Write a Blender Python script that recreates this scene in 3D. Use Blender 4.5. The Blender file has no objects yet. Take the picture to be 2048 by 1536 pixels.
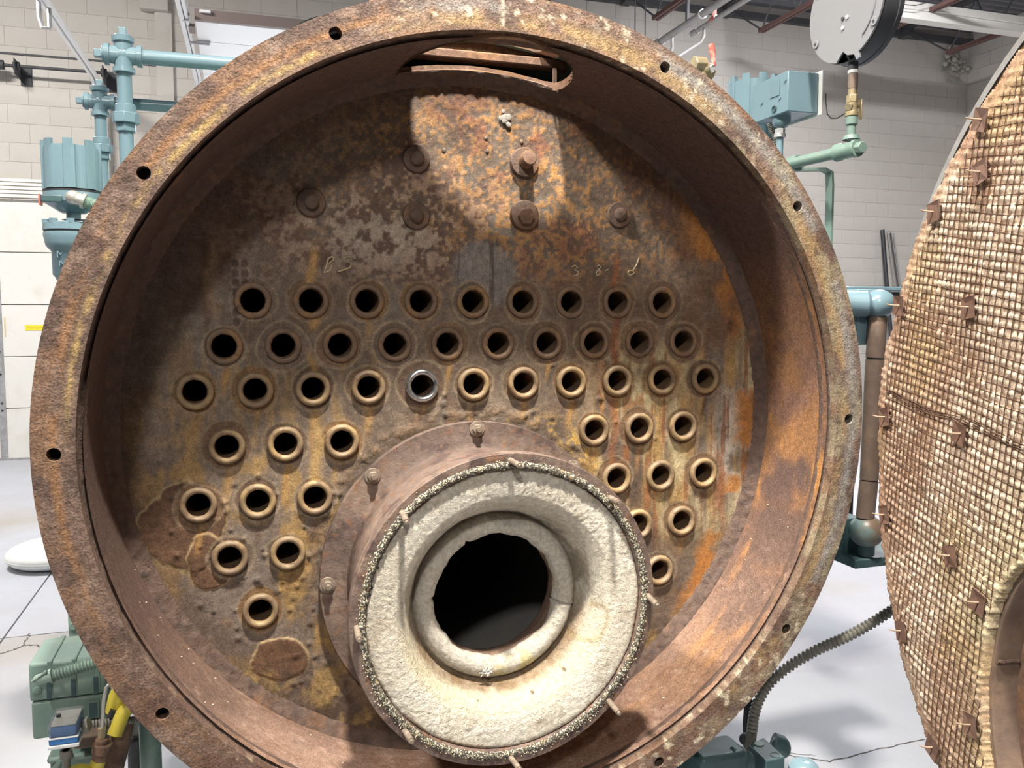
import bpy, math, random
import numpy as np
from mathutils import Vector, Matrix

random.seed(7)
rng = np.random.default_rng(7)
PI = math.pi
scene = bpy.context.scene
COL = scene.collection

# ------------------------------------------------------------------ camera
CAM = Vector((-0.52904, -1.96474, 1.59775))
RT = Vector((0.952644, -0.304087, -0.000339))
UP = Vector((0.024859, 0.076765, 0.996739))
FW = Vector((0.303070, 0.949546, -0.080689))
FPX = 1703.14
cam_data = bpy.data.cameras.new('camera')
cam_data.sensor_width = 36.0
cam_data.lens = FPX / 2048 * 36
cam_data.clip_start = 0.02
cam = bpy.data.objects.new('camera', cam_data)
COL.objects.link(cam)
cm = Matrix((RT, UP, -FW)).transposed().to_4x4()
cm.translation = CAM
cam.matrix_world = cm
scene.camera = cam

# ------------------------------------------------------------------ world, lights, exposure
scene.view_settings.view_transform = 'Standard'
scene.view_settings.look = 'None'
scene.view_settings.gamma = 1.0
scene.view_settings.exposure = 0.0
scene.view_settings.use_curve_mapping = False
world = bpy.data.worlds.new('world')
scene.world = world
world.use_nodes = True
bg = world.node_tree.nodes['Background']
bg.inputs[0].default_value = (0.95, 0.97, 1.0, 1)
bg.inputs[1].default_value = 3.0


def area(name, loc, target, sx, sy, power, color=(1, 1, 1), spread=180):
    d = bpy.data.lights.new(name, 'AREA')
    d.shape = 'RECTANGLE'
    d.size = sx
    d.size_y = sy
    d.energy = power
    d.color = color
    d.spread = math.radians(spread)
    o = bpy.data.objects.new(name, d)
    COL.objects.link(o)
    o.location = loc
    o.rotation_euler = (Vector(target) - Vector(loc)).to_track_quat('-Z', 'Y').to_euler()
    return o


area('ceiling_lamp_front', (-1.80, -5.5, 5.25), (0.1, 0.0, 1.2), 0.55, 0.55, 18, (1.0, 0.95, 0.88), 60)
area('ceiling_lamp_over', (-0.22, -1.62, 5.4), (0.0, 0.15, 1.3), 0.22, 0.22, 70, (1.0, 0.93, 0.82), 62)
area('ceiling_lamp_side', (-2.7, -1.25, 5.4), (0.5, -0.1, 1.35), 0.35, 0.35, 50, (1.0, 0.94, 0.84), 62)
area('ceiling_lamp_left', (-3.6, 4.6, 5.5), (-3.4, 5.2, 0), 1.2, 0.5, 450, (1.0, 0.97, 0.93))
area('ceiling_lamp_right', (5.2, 4.2, 5.5), (5.2, 4.8, 0), 1.2, 0.5, 600, (0.97, 0.97, 0.99))
portal = area('door_opening_portal', (1.325, 8.9, 1.97), (1.325, 6.0, 1.97), 4.3, 3.9, 1)
portal.data.cycles.is_portal = True


# ------------------------------------------------------------------ helpers
def at(px, py, x=None, y=None, z=None):
    """the point of the line of sight of a photograph pixel that lies at a given x, y or z"""
    d = RT * ((px - 1024) / FPX) + UP * ((768 - py) / FPX) + FW
    if y is not None:
        t = (y - CAM.y) / d.y
    elif x is not None:
        t = (x - CAM.x) / d.x
    else:
        t = (z - CAM.z) / d.z
    return CAM + d * t


def proj(p):
    v = Vector(p) - CAM
    w = v.dot(FW)
    return 1024 + FPX * v.dot(RT) / w, 768 - FPX * v.dot(UP) / w, w


def basis(d):
    d = Vector(d).normalized()
    a = Vector((0, 0, 1)) if abs(d.z) < 0.9 else Vector((1, 0, 0))
    u = d.cross(a).normalized()
    return u, d.cross(u).normalized(), d


class MB:
    def __init__(s):
        s.v = []
        s.f = []

    def add(s, vs, fs):
        o = len(s.v)
        s.v += [tuple(p) for p in vs]
        s.f += [tuple(i + o for i in f) for f in fs]
        return s

    def box(s, c, size, rot=None):
        c = Vector(c)
        vs = []
        for x in (-.5, .5):
            for y in (-.5, .5):
                for z in (-.5, .5):
                    p = Vector((x * size[0], y * size[1], z * size[2]))
                    if rot is not None:
                        p = rot @ p
                    vs.append(c + p)
        return s.add(vs, [(0, 1, 3, 2), (4, 6, 7, 5), (0, 4, 5, 1), (2, 3, 7, 6), (0, 2, 6, 4), (1, 5, 7, 3)])

    def box2(s, a, b):
        a = Vector(a)
        b = Vector(b)
        return s.box((a + b) / 2, [abs(b[i] - a[i]) for i in range(3)])

    def loft(s, rings, close=False, cap0=False, cap1=False):
        n = len(rings[0])
        vs = [p for r in rings for p in r]
        fs = []
        m = len(rings)
        for k in range(m if close else m - 1):
            k2 = (k + 1) % m
            for i in range(n):
                j = (i + 1) % n
                fs.append((k * n + i, k * n + j, k2 * n + j, k2 * n + i))
        if cap0:
            fs.append(tuple(reversed(range(n))))
        if cap1:
            fs.append(tuple((m - 1) * n + i for i in range(n)))
        return s.add(vs, fs)

    def lathe(s, prof, org, axis, n=32, close=False, cap0=False, cap1=False, wob=None):
        """prof: (radius, height along axis)"""
        org = Vector(org)
        u, w, d = basis(axis)
        rings = []
        for r, h in prof:
            rings.append([org + d * h + (u * math.cos(2 * PI * i / n) + w * math.sin(2 * PI * i / n)) * r for i in range(n)])
        return s.loft(rings, close, cap0, cap1)

    def cyl(s, a, b, r, r2=None, n=16, caps=True):
        a = Vector(a)
        b = Vector(b)
        L = (b - a).length
        return s.lathe([(r, 0), (r if r2 is None else r2, L)], a, b - a, n, cap0=caps, cap1=caps)

    def tube(s, pts, r, n=10, caps=True):
        pts = [Vector(p) for p in pts]
        rings = []
        pu = None
        for i, p in enumerate(pts):
            t = (pts[min(i + 1, len(pts) - 1)] - pts[max(i - 1, 0)]).normalized()
            if pu is None:
                u = basis(t)[0]
            else:
                u = (pu - t * pu.dot(t)).normalized()
            pu = u
            w = t.cross(u)
            rr = r[i] if isinstance(r, (list, tuple)) else r
            rings.append([p + (u * math.cos(2 * PI * k / n) + w * math.sin(2 * PI * k / n)) * rr for k in range(n)])
        return s.loft(rings, cap0=caps, cap1=caps)

    def ball(s, c, r, n=20, squash=(1, 1, 1)):
        c = Vector(c)
        m = n // 2
        rings = []
        for j in range(m + 1):
            a = -PI / 2 + PI * j / m
            rr = max(math.cos(a), 1e-3)
            rings.append([c + Vector((rr * math.cos(2 * PI * i / n) * r * squash[0], rr * math.sin(2 * PI * i / n) * r * squash[1], math.sin(a) * r * squash[2])) for i in range(n)])
        return s.loft(rings, cap0=True, cap1=True)

    def prism(s, poly, off):
        off = Vector(off)
        n = len(poly)
        vs = [Vector(p) for p in poly] + [Vector(p) + off for p in poly]
        fs = [tuple(reversed(range(n))), tuple(range(n, 2 * n))]
        fs += [(i, (i + 1) % n, n + (i + 1) % n, n + i) for i in range(n)]
        return s.add(vs, fs)

    def hexa(s, a, b, r):
        return s.cyl(a, b, r, n=6)

    def build(s, name, mat, parent=None, bevel=0, smooth=30, org=None, fixn=True):
        return mesh_obj(name, np.array(s.v, dtype=float), s.f, mat, parent, bevel, smooth, org, fixn=fixn)


WL = {}


def link(o, parent, loc):
    COL.objects.link(o)
    WL[o.name] = Vector(loc)
    if parent is not None:
        o.parent = parent
        o.location = Vector(loc) - WL[parent.name]
    else:
        o.location = loc


def mesh_obj(name, V, F, mat, parent=None, bevel=0, smooth=30, org=None, cols=None, fixn=False):
    V = np.asarray(V, dtype=float)
    c = (V.min(0) + V.max(0)) / 2 if org is None else np.array(org)
    me = bpy.data.meshes.new(name)
    me.from_pydata((V - c).tolist(), [], [tuple(int(i) for i in f) for f in F] if not isinstance(F, np.ndarray) else F.tolist())
    if fixn:
        import bmesh
        bm = bmesh.new()
        bm.from_mesh(me)
        bmesh.ops.recalc_face_normals(bm, faces=bm.faces)
        bm.to_mesh(me)
        bm.free()
    if cols is not None:
        ca = me.color_attributes.new('stain', 'FLOAT_COLOR', 'POINT')
        buf = np.ones((len(V), 4), dtype=np.float32)
        buf[:, :3] = cols
        ca.data.foreach_set('color', buf.ravel())
    if smooth:
        me.shade_smooth()
        if smooth < 180:
            me.set_sharp_from_angle(angle=math.radians(smooth))
    me.materials.append(mat)
    me.update()
    o = bpy.data.objects.new(name, me)
    link(o, parent, c)
    if bevel:
        b = o.modifiers.new('bevel', 'BEVEL')
        b.width = bevel
        b.segments = 2
        b.limit_method = 'ANGLE'
    return o


def thing(name, label, cat, loc, group=None):
    o = bpy.data.objects.new(name, None)
    o.empty_display_size = 0.05
    link(o, None, loc)
    tag(o, label, cat, group)
    return o


def tag(o, label, cat, group=None):
    o['label'] = label
    o['category'] = cat
    if group:
        o['group'] = group
    return o


def struct(o):
    o['kind'] = 'structure'
    return o


def copy_part(o, parent, loc, name=None):
    c = o.copy()
    if name:
        c.name = name
    link(c, parent, loc)
    return c


# ------------------------------------------------------------------ noise for wear maps
def _h(ix, iy, iz, seed):
    n = (ix * 374761393 + iy * 668265263 + iz * 2147483647 + seed * 1274126177) & 0xFFFFFFFF
    n = ((n ^ (n >> 13)) * 1274126177) & 0xFFFFFFFF
    n = (n ^ (n >> 16)) & 0xFFFFFFFF
    return n / 4294967295.0


def vnoise(P, seed):
    I = np.floor(P).astype(np.int64)
    F = P - I
    F = F * F * (3 - 2 * F)
    out = 0
    for dx in (0, 1):
        wx = F[:, 0] if dx else 1 - F[:, 0]
        for dy in (0, 1):
            wy = F[:, 1] if dy else 1 - F[:, 1]
            for dz in (0, 1):
                wz = F[:, 2] if dz else 1 - F[:, 2]
                out = out + wx * wy * wz * _h(I[:, 0] + dx, I[:, 1] + dy, I[:, 2] + dz, seed)
    return out


def fbm(P, freq, seed, octv=4):
    P = np.asarray(P, dtype=float) * np.array(freq)
    a, s, t = 1.0, 0, 0
    for k in range(octv):
        s = s + a * vnoise(P + 17.3 * k, seed + k * 7)
        t += a
        a *= 0.55
        P = P * 2.03
    return s / t


def sst(x, a, b):
    t = np.clip((x - a) / (b - a), 0, 1)
    return t * t * (3 - 2 * t)


def mixc(c, col, m):
    m = np.clip(m, 0, 1)[:, None]
    return c * (1 - m) + np.array(col)[None, :] * m


# ------------------------------------------------------------------ materials
def nt(name):
    m = bpy.data.materials.new(name)
    m.use_nodes = True
    t = m.node_tree
    return m, t, t.nodes['Principled BSDF']


def noise_node(t, vec, scale, detail=5, rough=0.6):
    n = t.nodes.new('ShaderNodeTexNoise')
    n.inputs['Scale'].default_value = scale
    n.inputs['Detail'].default_value = detail
    n.inputs['Roughness'].default_value = rough
    t.links.new(vec, n.inputs['Vector'])
    return n.outputs['Fac']


def ramp(t, fac, lo, hi, a=0.0, b=1.0):
    n = t.nodes.new('ShaderNodeMapRange')
    n.inputs['From Min'].default_value = lo
    n.inputs['From Max'].default_value = hi
    n.inputs['To Min'].default_value = a
    n.inputs['To Max'].default_value = b
    t.links.new(fac, n.inputs['Value'])
    return n.outputs['Result']


def mixnode(t, fac, a, b, mode='MIX'):
    n = t.nodes.new('ShaderNodeMix')
    n.data_type = 'RGBA'
    n.blend_type = mode
    for sock, v in ((n.inputs[0], fac), (n.inputs[6], a), (n.inputs[7], b)):
        if isinstance(v, (int, float)):
            sock.default_value = v
        elif isinstance(v, tuple):
            sock.default_value = (*v[:3], 1)
        else:
            t.links.new(v, sock)
    return n.outputs[2]


def coords(t, stretch=(1, 1, 1), rand=True):
    tc = t.nodes.new('ShaderNodeTexCoord')
    mp = t.nodes.new('ShaderNodeMapping')
    mp.inputs['Scale'].default_value = stretch
    t.links.new(tc.outputs['Object'], mp.inputs['Vector'])
    if rand:
        oi = t.nodes.new('ShaderNodeObjectInfo')
        mu = t.nodes.new('ShaderNodeMath')
        mu.operation = 'MULTIPLY'
        mu.inputs[1].default_value = 37.0
        t.links.new(oi.outputs['Random'], mu.inputs[0])
        t.links.new(mu.outputs[0], mp.inputs['Location'])
    return mp.outputs['Vector']


def bump(t, bs, height, dist, strength=1.0, prev=None):
    b = t.nodes.new('ShaderNodeBump')
    b.inputs['Distance'].default_value = dist
    b.inputs['Strength'].default_value = strength
    t.links.new(height, b.inputs['Height'])
    if prev:
        t.links.new(prev, b.inputs['Normal'])
    t.links.new(b.outputs[0], bs.inputs['Normal'])
    return b.outputs[0]


def mat(name, base, rough=0.6, metal=0.0, layers=(), bumps=(), vary=0.0, stretch=(1, 1, 1), rand=True):
    """base colour, then layers (colour, noise scale, lo, hi[, stretch]) laid over it, then bumps (scale, distance)"""
    m, t, bs = nt(name)
    v = coords(t, stretch, rand)
    c = tuple(base)
    for L in layers:
        vv = v if len(L) < 5 else coords(t, L[4], rand)
        f = ramp(t, noise_node(t, vv, L[1]), L[2], L[3])
        c = mixnode(t, f, c, tuple(L[0]))
    if vary:
        f = ramp(t, noise_node(t, v, 60), 0.3, 0.7, 1 - vary, 1 + vary)
        g = t.nodes.new('ShaderNodeCombineColor')
        for i in range(3):
            t.links.new(f, g.inputs[i])
        c = mixnode(t, 1.0, c, g.outputs[0], 'MULTIPLY')
    if isinstance(c, tuple):
        bs.inputs['Base Color'].default_value = (*c, 1)
    else:
        t.links.new(c, bs.inputs['Base Color'])
    bs.inputs['Roughness'].default_value = rough
    bs.inputs['Metallic'].default_value = metal
    pv = None
    for sc, d in bumps:
        pv = bump(t, bs, noise_node(t, v, sc, 4), d, 1.0, pv)
    return m


def stain_mat(name, rough=0.8, fine=(170, 0.0012), mid=(38, 0.003), contrast=(0.55, 1.45), spec=0.3):
    """surface whose wear map is stored on the mesh, with fine grain on top"""
    m, t, bs = nt(name)
    v = coords(t, rand=False)
    a = t.nodes.new('ShaderNodeVertexColor')
    a.layer_name = 'stain'
    n1 = noise_node(t, v, fine[0], 4, 0.7)
    n2 = noise_node(t, v, mid[0], 5, 0.65)
    f = ramp(t, n1, 0.3, 0.7, contrast[0], contrast[1])
    f2 = ramp(t, n2, 0.3, 0.7, 0.75, 1.25)
    mm = t.nodes.new('ShaderNodeMath')
    mm.operation = 'MULTIPLY'
    t.links.new(f, mm.inputs[0])
    t.links.new(f2, mm.inputs[1])
    g = t.nodes.new('ShaderNodeCombineColor')
    for i in range(3):
        t.links.new(mm.outputs[0], g.inputs[i])
    c = mixnode(t, 1.0, a.outputs['Color'], g.outputs[0], 'MULTIPLY')
    t.links.new(c, bs.inputs['Base Color'])
    bs.inputs['Roughness'].default_value = rough
    bs.inputs['Specular IOR Level'].default_value = spec
    pv = bump(t, bs, n2, mid[1])
    bump(t, bs, n1, fine[1], 1.0, pv)
    return m


M = {}
M['block'] = mat('painted_block', (0.57, 0.535, 0.49), 0.8, layers=[((0.51, 0.475, 0.43), 1.1, 0.45, 0.75)], bumps=[(120, 0.002)], rand=False)
M['joint'] = mat('painted_mortar', (0.52, 0.49, 0.455), 0.85, bumps=[(90, 0.002)])
M['floor'] = mat('worn_concrete', (0.41, 0.415, 0.445), 0.6, layers=[((0.465, 0.485, 0.545), 0.9, 0.4, 0.7), ((0.36, 0.325, 0.28), 0.55, 0.55, 0.75), ((0.40, 0.40, 0.42), 6, 0.6, 0.8, (1, 3, 1))], bumps=[(60, 0.0015)], rand=False)
M['crack'] = mat('crack_dirt', (0.10, 0.085, 0.075), 0.9)
M['white'] = mat('white_door_paint', (0.80, 0.78, 0.73), 0.5, layers=[((0.70, 0.67, 0.60), 3, 0.55, 0.8)])
M['white_gloss'] = mat('white_enamel', (0.82, 0.82, 0.82), 0.4)
M['gray_steel'] = mat('galvanized_steel', (0.42, 0.42, 0.42), 0.45, 0.6, layers=[((0.55, 0.55, 0.56), 14, 0.4, 0.6)])
M['dark_steel'] = mat('dark_painted_steel', (0.045, 0.045, 0.05), 0.6)
M['joist'] = mat('joist_primer', (0.07, 0.07, 0.075), 0.7)
M['joist_red'] = mat('red_oxide_primer', (0.135, 0.07, 0.06), 0.7, layers=[((0.13, 0.075, 0.07), 9, 0.5, 0.7)])
M['deck'] = mat('gray_roof_deck', (0.20, 0.20, 0.215), 0.6, layers=[((0.13, 0.13, 0.14), 3, 0.5, 0.7)])
M['pipe_gray'] = mat('gray_sprinkler_pipe', (0.33, 0.32, 0.31), 0.5, layers=[((0.22, 0.19, 0.17), 12, 0.55, 0.75)])
M['red'] = mat('red_coating', (0.45, 0.12, 0.09), 0.55, layers=[((0.62, 0.42, 0.38), 30, 0.5, 0.65)])
M['yellow_label'] = mat('yellow_tape', (0.85, 0.72, 0.05), 0.6)
M['brown_trim'] = mat('brown_steel_angle', (0.22, 0.17, 0.155), 0.6)
M['teal'] = mat('teal_gloss_paint', (0.165, 0.255, 0.305), 0.25, layers=[((0.138, 0.215, 0.262), 5, 0.5, 0.8)])
M['teal_green'] = mat('dusty_teal_paint', (0.165, 0.245, 0.215), 0.45, layers=[((0.235, 0.31, 0.26), 9, 0.52, 0.75), ((0.07, 0.10, 0.095), 42, 0.68, 0.76)])
M['teal_dark'] = mat('dark_teal_paint', (0.055, 0.105, 0.115), 0.4, layers=[((0.03, 0.055, 0.06), 12, 0.5, 0.75)])
M['gauge_case'] = mat('slate_plastic', (0.042, 0.044, 0.052), 0.5, layers=[((0.065, 0.068, 0.08), 5, 0.4, 0.7)])
M['black'] = mat('black_plastic', (0.022, 0.023, 0.027), 0.5, layers=[((0.04, 0.042, 0.05), 5, 0.4, 0.7)])
M['gauge_back'] = mat('gray_gauge_cover', (0.235, 0.235, 0.255), 0.5, bumps=[(400, 0.0004)])
M['brass'] = mat('dull_brass', (0.36, 0.29, 0.17), 0.45, 0.5, layers=[((0.26, 0.22, 0.16), 40, 0.5, 0.7)])
M['conduit'] = mat('gray_flexible_conduit', (0.19, 0.18, 0.155), 0.5, layers=[((0.10, 0.095, 0.085), 30, 0.5, 0.7)])
M['conduit_light'] = mat('painted_flexible_conduit', (0.27, 0.37, 0.32), 0.5, layers=[((0.17, 0.23, 0.21), 40, 0.55, 0.7)])
M['yellow'] = mat('yellow_gas_pipe_paint', (0.58, 0.47, 0.06), 0.4, layers=[((0.30, 0.24, 0.06), 25, 0.58, 0.75)])
M['blue'] = mat('blue_switch_body', (0.05, 0.20, 0.52), 0.45, layers=[((0.25, 0.33, 0.45), 40, 0.6, 0.8)])
M['copper_silver'] = mat('bare_tubing', (0.55, 0.53, 0.49), 0.35, 0.6)
M['paper_white'] = mat('white_vinyl_pad', (0.82, 0.82, 0.80), 0.6, layers=[((0.62, 0.76, 0.82), 5, 0.55, 0.75)], bumps=[(30, 0.004)])
M['chalk'] = mat('chalk', (0.50, 0.42, 0.27), 0.9)
m_, t_, b_ = nt('clear_cover')
b_.inputs['Base Color'].default_value = (0.85, 0.85, 0.85, 1)
b_.inputs['Roughness'].default_value = 0.12
b_.inputs['Transmission Weight'].default_value = 0.92
b_.inputs['IOR'].default_value = 1.08
M['clear'] = m_
M['rust'] = mat('rust', (0.155, 0.088, 0.058), 0.8, layers=[((0.27, 0.135, 0.055), 9, 0.48, 0.7), ((0.085, 0.05, 0.04), 22, 0.55, 0.72), ((0.36, 0.26, 0.13), 30, 0.63, 0.78)], bumps=[(60, 0.002), (220, 0.001)], vary=0.3)
M['rust_dark'] = mat('dark_rust', (0.11, 0.072, 0.055), 0.8, layers=[((0.17, 0.095, 0.055), 18, 0.5, 0.7)], bumps=[(70, 0.002), (230, 0.001)], vary=0.3)
M['nozzle'] = mat('nozzle_steel', (0.145, 0.102, 0.084), 0.7, layers=[((0.24, 0.17, 0.13), 6, 0.5, 0.72), ((0.085, 0.055, 0.048), 14, 0.5, 0.62), ((0.19, 0.10, 0.06), 45, 0.56, 0.68)], bumps=[(160, 0.0012), (45, 0.002)], vary=0.25)
M['rust_smooth'] = mat('brown_steel', (0.17, 0.12, 0.095), 0.6, layers=[((0.28, 0.19, 0.12), 8, 0.5, 0.75), ((0.10, 0.065, 0.05), 15, 0.55, 0.75)], bumps=[(180, 0.0006)], vary=0.15)
M['bead'] = mat('tube_bead_steel', (0.235, 0.165, 0.10), 0.5, layers=[((0.36, 0.25, 0.12), 14, 0.45, 0.65), ((0.14, 0.085, 0.055), 40, 0.52, 0.7)], bumps=[(160, 0.0006)])
M['bead_top'] = mat('rusted_tube_bead', (0.16, 0.105, 0.07), 0.6, layers=[((0.27, 0.15, 0.06), 16, 0.48, 0.68), ((0.10, 0.062, 0.045), 50, 0.52, 0.7)], bumps=[(140, 0.001)])
M['bead_shiny'] = mat('bare_bright_steel', (0.52, 0.54, 0.56), 0.25, 0.95, layers=[((0.10, 0.11, 0.12), 30, 0.58, 0.7)])
M['tube_in'] = mat('tube_bore_rust', (0.14, 0.085, 0.05), 0.75, layers=[((0.22, 0.13, 0.06), 20, 0.5, 0.7)], bumps=[(120, 0.001)])
M['crust'] = mat('scale_crust', (0.165, 0.115, 0.082), 0.85, layers=[((0.28, 0.19, 0.10), 25, 0.5, 0.68), ((0.09, 0.055, 0.04), 45, 0.52, 0.7)], bumps=[(110, 0.002)], vary=0.25)
M['weld'] = mat('weld_metal', (0.105, 0.066, 0.050), 0.75, layers=[((0.20, 0.10, 0.045), 14, 0.56, 0.74), ((0.07, 0.048, 0.042), 35, 0.5, 0.7)], bumps=[(70, 0.004), (200, 0.0015)], vary=0.3)
M['furnace'] = mat('furnace_gray_steel', (0.17, 0.165, 0.155), 0.7, layers=[((0.12, 0.115, 0.11), 3, 0.4, 0.7)])
M['bolt'] = mat('stud_steel', (0.24, 0.19, 0.15), 0.5, 0.3, layers=[((0.36, 0.30, 0.24), 60, 0.45, 0.65)], bumps=[(300, 0.0004)])
M['rope'] = mat('rope_gasket', (0.07, 0.062, 0.05), 0.95, layers=[((0.62, 0.57, 0.44), 260, 0.50, 0.60), ((0.45, 0.33, 0.14), 40, 0.6, 0.75)], bumps=[(170, 0.004)], rand=False)
M['flange'] = stain_mat('flange_rust', 0.8, (210, 0.0022), (55, 0.004), (0.5, 1.5))
M['shell'] = stain_mat('shell_rust_and_light', 0.8, (240, 0.001), (60, 0.0012), (0.62, 1.4))
M['sheet'] = stain_mat('tube_sheet_rust', 0.66, (230, 0.0009), (60, 0.0016), (0.62, 1.4), 0.4)
M['refractory'] = stain_mat('white_refractory', 0.9, (240, 0.0045), (95, 0.007), (0.88, 1.1), 0.2)
M['blanket'] = stain_mat('ceramic_fiber', 0.95, (260, 0.0016), (120, 0.002), (0.7, 1.3), 0.1)
M['wire'] = mat('rusted_wire', (0.105, 0.058, 0.038), 0.6, 0.2)
M['clip'] = mat('rusted_clip', (0.135, 0.075, 0.055), 0.65, layers=[((0.19, 0.11, 0.08), 20, 0.45, 0.7)], bumps=[(200, 0.0006)])
M['fiber_edge'] = mat('fiber_edge', (0.40, 0.27, 0.18), 0.95, layers=[((0.62, 0.50, 0.34), 30, 0.45, 0.65)], bumps=[(90, 0.006)])

# ------------------------------------------------------------------ the room
WY = 8.6          # inner face of the back wall
WX = 10.13        # inner face of the right wall
CEIL = 5.86
D1 = (-6.5, -1.975, 0.0, 2.86)      # closed sectional door, left
D2 = (-0.85, 3.5, 0.0, 3.95)        # open sectional door behind the boiler

# floor: concrete slabs with open joints
floor = MB().box2((-8.2, -7, -0.16), (WX + 0.4, 14, -0.03)).build('floor', M['crack'], smooth=0)
struct(floor)
sx = [-8.2, -1.684, 6.6, WX + 0.3]
sy = [-7, -3.6, 2.72, WY + 0.2, 14]
for i in range(3):
    for j in range(4):
        MB().box2((sx[i] + .005, sy[j] + .005, -0.10), (sx[i + 1] - .005, sy[j + 1] - .005, 0)).build('slab', M['floor'], floor, smooth=0)


def crack(pts, w):
    mb = MB()
    P = [at(a, b, z=0.0015) for a, b in pts]
    Q = []
    for a, b in zip(P[:-1], P[1:]):
        for k in range(6):
            Q.append(a.lerp(b, k / 6) + Vector((random.uniform(-1, 1), random.uniform(-1, 1), 0)) * w * 2.2)
    Q.append(P[-1])
    for i in range(len(Q) - 1):
        d = (Q[i + 1] - Q[i]).normalized()
        s_ = Vector((-d.y, d.x, 0)) * w * random.uniform(.6, 1.1)
        mb.add([Q[i] - s_, Q[i] + s_, Q[i + 1] + s_, Q[i + 1] - s_], [(0, 1, 2, 3)])
    return mb.build('crack', M['crack'], floor, smooth=0, fixn=False)


crack([(1555, 1502), (1600, 1514), (1660, 1522), (1712, 1509), (1770, 1495), (1850, 1478)], 0.0026)
crack([(1560, 1503), (1600, 1508), (1632, 1511)], 0.0014)
crack([(50, 1290), (56, 1276), (60, 1266)], 0.004)
crack([(52, 1290), (75, 1291), (88, 1294)], 0.004)
crack([(0, 1308), (25, 1300), (50, 1290)], 0.0035)

# back wall with the two door openings
wb = MB()
wb.box2((-8.0, WY + .003, 0), (D1[0], WY + .25, CEIL))
wb.box2((D1[0], WY + .003, D1[3]), (D1[1], WY + .25, CEIL))
wb.box2((D1[1], WY + .003, 0), (D2[0], WY + .25, CEIL))
wb.box2((D2[0], WY + .003, D2[3]), (D2[1], WY + .25, CEIL))
wb.box2((D2[1], WY + .003, 0), (WX + .3, WY + .25, CEIL))
wall_back = struct(wb.build('wall_back', M['joint'], smooth=0))
wall_right = struct(MB().box2((WX + .01, -7, 0), (WX + .3, WY + .01, CEIL)).build('wall_right', M['joint'], smooth=0))
wall_left = struct(MB().box2((-8.25, -7, 0), (-8.0, WY + .25, CEIL)).build('wall_left', M['block'], smooth=0))
wall_front = struct(MB().box2((-8.25, -7.25, 0), (WX + .3, -7.0, CEIL)).build('wall_front', M['block'], smooth=0))

BW, BH = 0.4064, 0.2032


def seen(x, z):
    px, py, w = proj((x, WY, z))
    if not (-30 < px < 1990 and -25 < py < 720):
        return False
    if px < 700:
        return py < 420 and px < 470 and (px - 895) ** 2 / 850 ** 2 + (py - 800) ** 2 / 830 ** 2 > 0.93
    return px > 1330 and (px - 895) ** 2 / 835 ** 2 + (py - 800) ** 2 / 815 ** 2 > 0.98


blk = None
rest = MB()
n_blk = 0
nrow = int(5.72 / BH)
for r in range(nrow):
    z0 = r * BH
    for k in range(-20, 26):
        x0 = k * BW + (BW / 2 if r % 2 else 0)
        x1 = x0 + BW
        for D in (D1, D2):      # blocks are cut at the door openings
            if z0 < D[3] - .02 and x0 < D[1] and x1 > D[0]:
                if x0 < D[0]:
                    x1 = D[0]
                elif x1 > D[1]:
                    x0 = D[1]
                else:
                    x1 = x0
        x0, x1 = max(x0, -8.0), min(x1, WX)
        if x1 - x0 < 0.05:
            continue
        xc, zc_ = (x0 + x1) / 2, z0 + BH / 2
        full = abs(x1 - x0 - BW) < 1e-4
        if full and n_blk < 298 and seen(xc, zc_):
            if blk is None:
                blk = MB().box((0, 0, 0), (BW - .0045, .014, BH - .0045)).build('block', M['block'], wall_back, bevel=0.0025, org=(0, 0, 0))
                bpy.context.view_layer.update()
                b = blk
            else:
                b = copy_part(blk, wall_back, (0, 0, 0))
            WL[b.name] = Vector((xc, WY + .0055, zc_))
            b.location = WL[b.name] - WL[wall_back.name]
            n_blk += 1
        else:
            rest.box((xc, WY + .0055, zc_), (x1 - x0 - .0045, .014, BH - .0045))
o = rest.build('block', M['block'], wall_back, smooth=0)
o['kind'] = 'stuff'
rest = MB()
for r in range(nrow):
    for k in range(40):
        y0 = WY - (k + (0.5 if r % 2 else 0)) * BW
        rest.box((WX + .007, y0 - BW / 2, r * BH + BH / 2), (.014, BW - .0045, BH - .0045))
o = rest.build('block', M['block'], wall_right, smooth=0)
o['kind'] = 'stuff'

# ceiling: corrugated deck, flutes along x
prof = []
y = -7.0
while y < WY + .2:
    prof += [(y, 0), (y + .04, 0), (y + .06, .04), (y + .13, .04), (y + .15, 0)]
    y += 0.15
mb = MB()
n = len(prof)
mb.add([(-8.2, p[0], CEIL + p[1]) for p in prof] + [(WX + .3, p[0], CEIL + p[1]) for p in prof], [(i, i + 1, n + i + 1, n + i) for i in range(n - 1)])
struct(mb.build('ceiling', M['deck'], smooth=0, fixn=False))
struct(MB().box2((-7.9, WY - .09, 5.66), (WX, WY - .002, 5.74)).build('trim_1', M['joist'], smooth=0))

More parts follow.
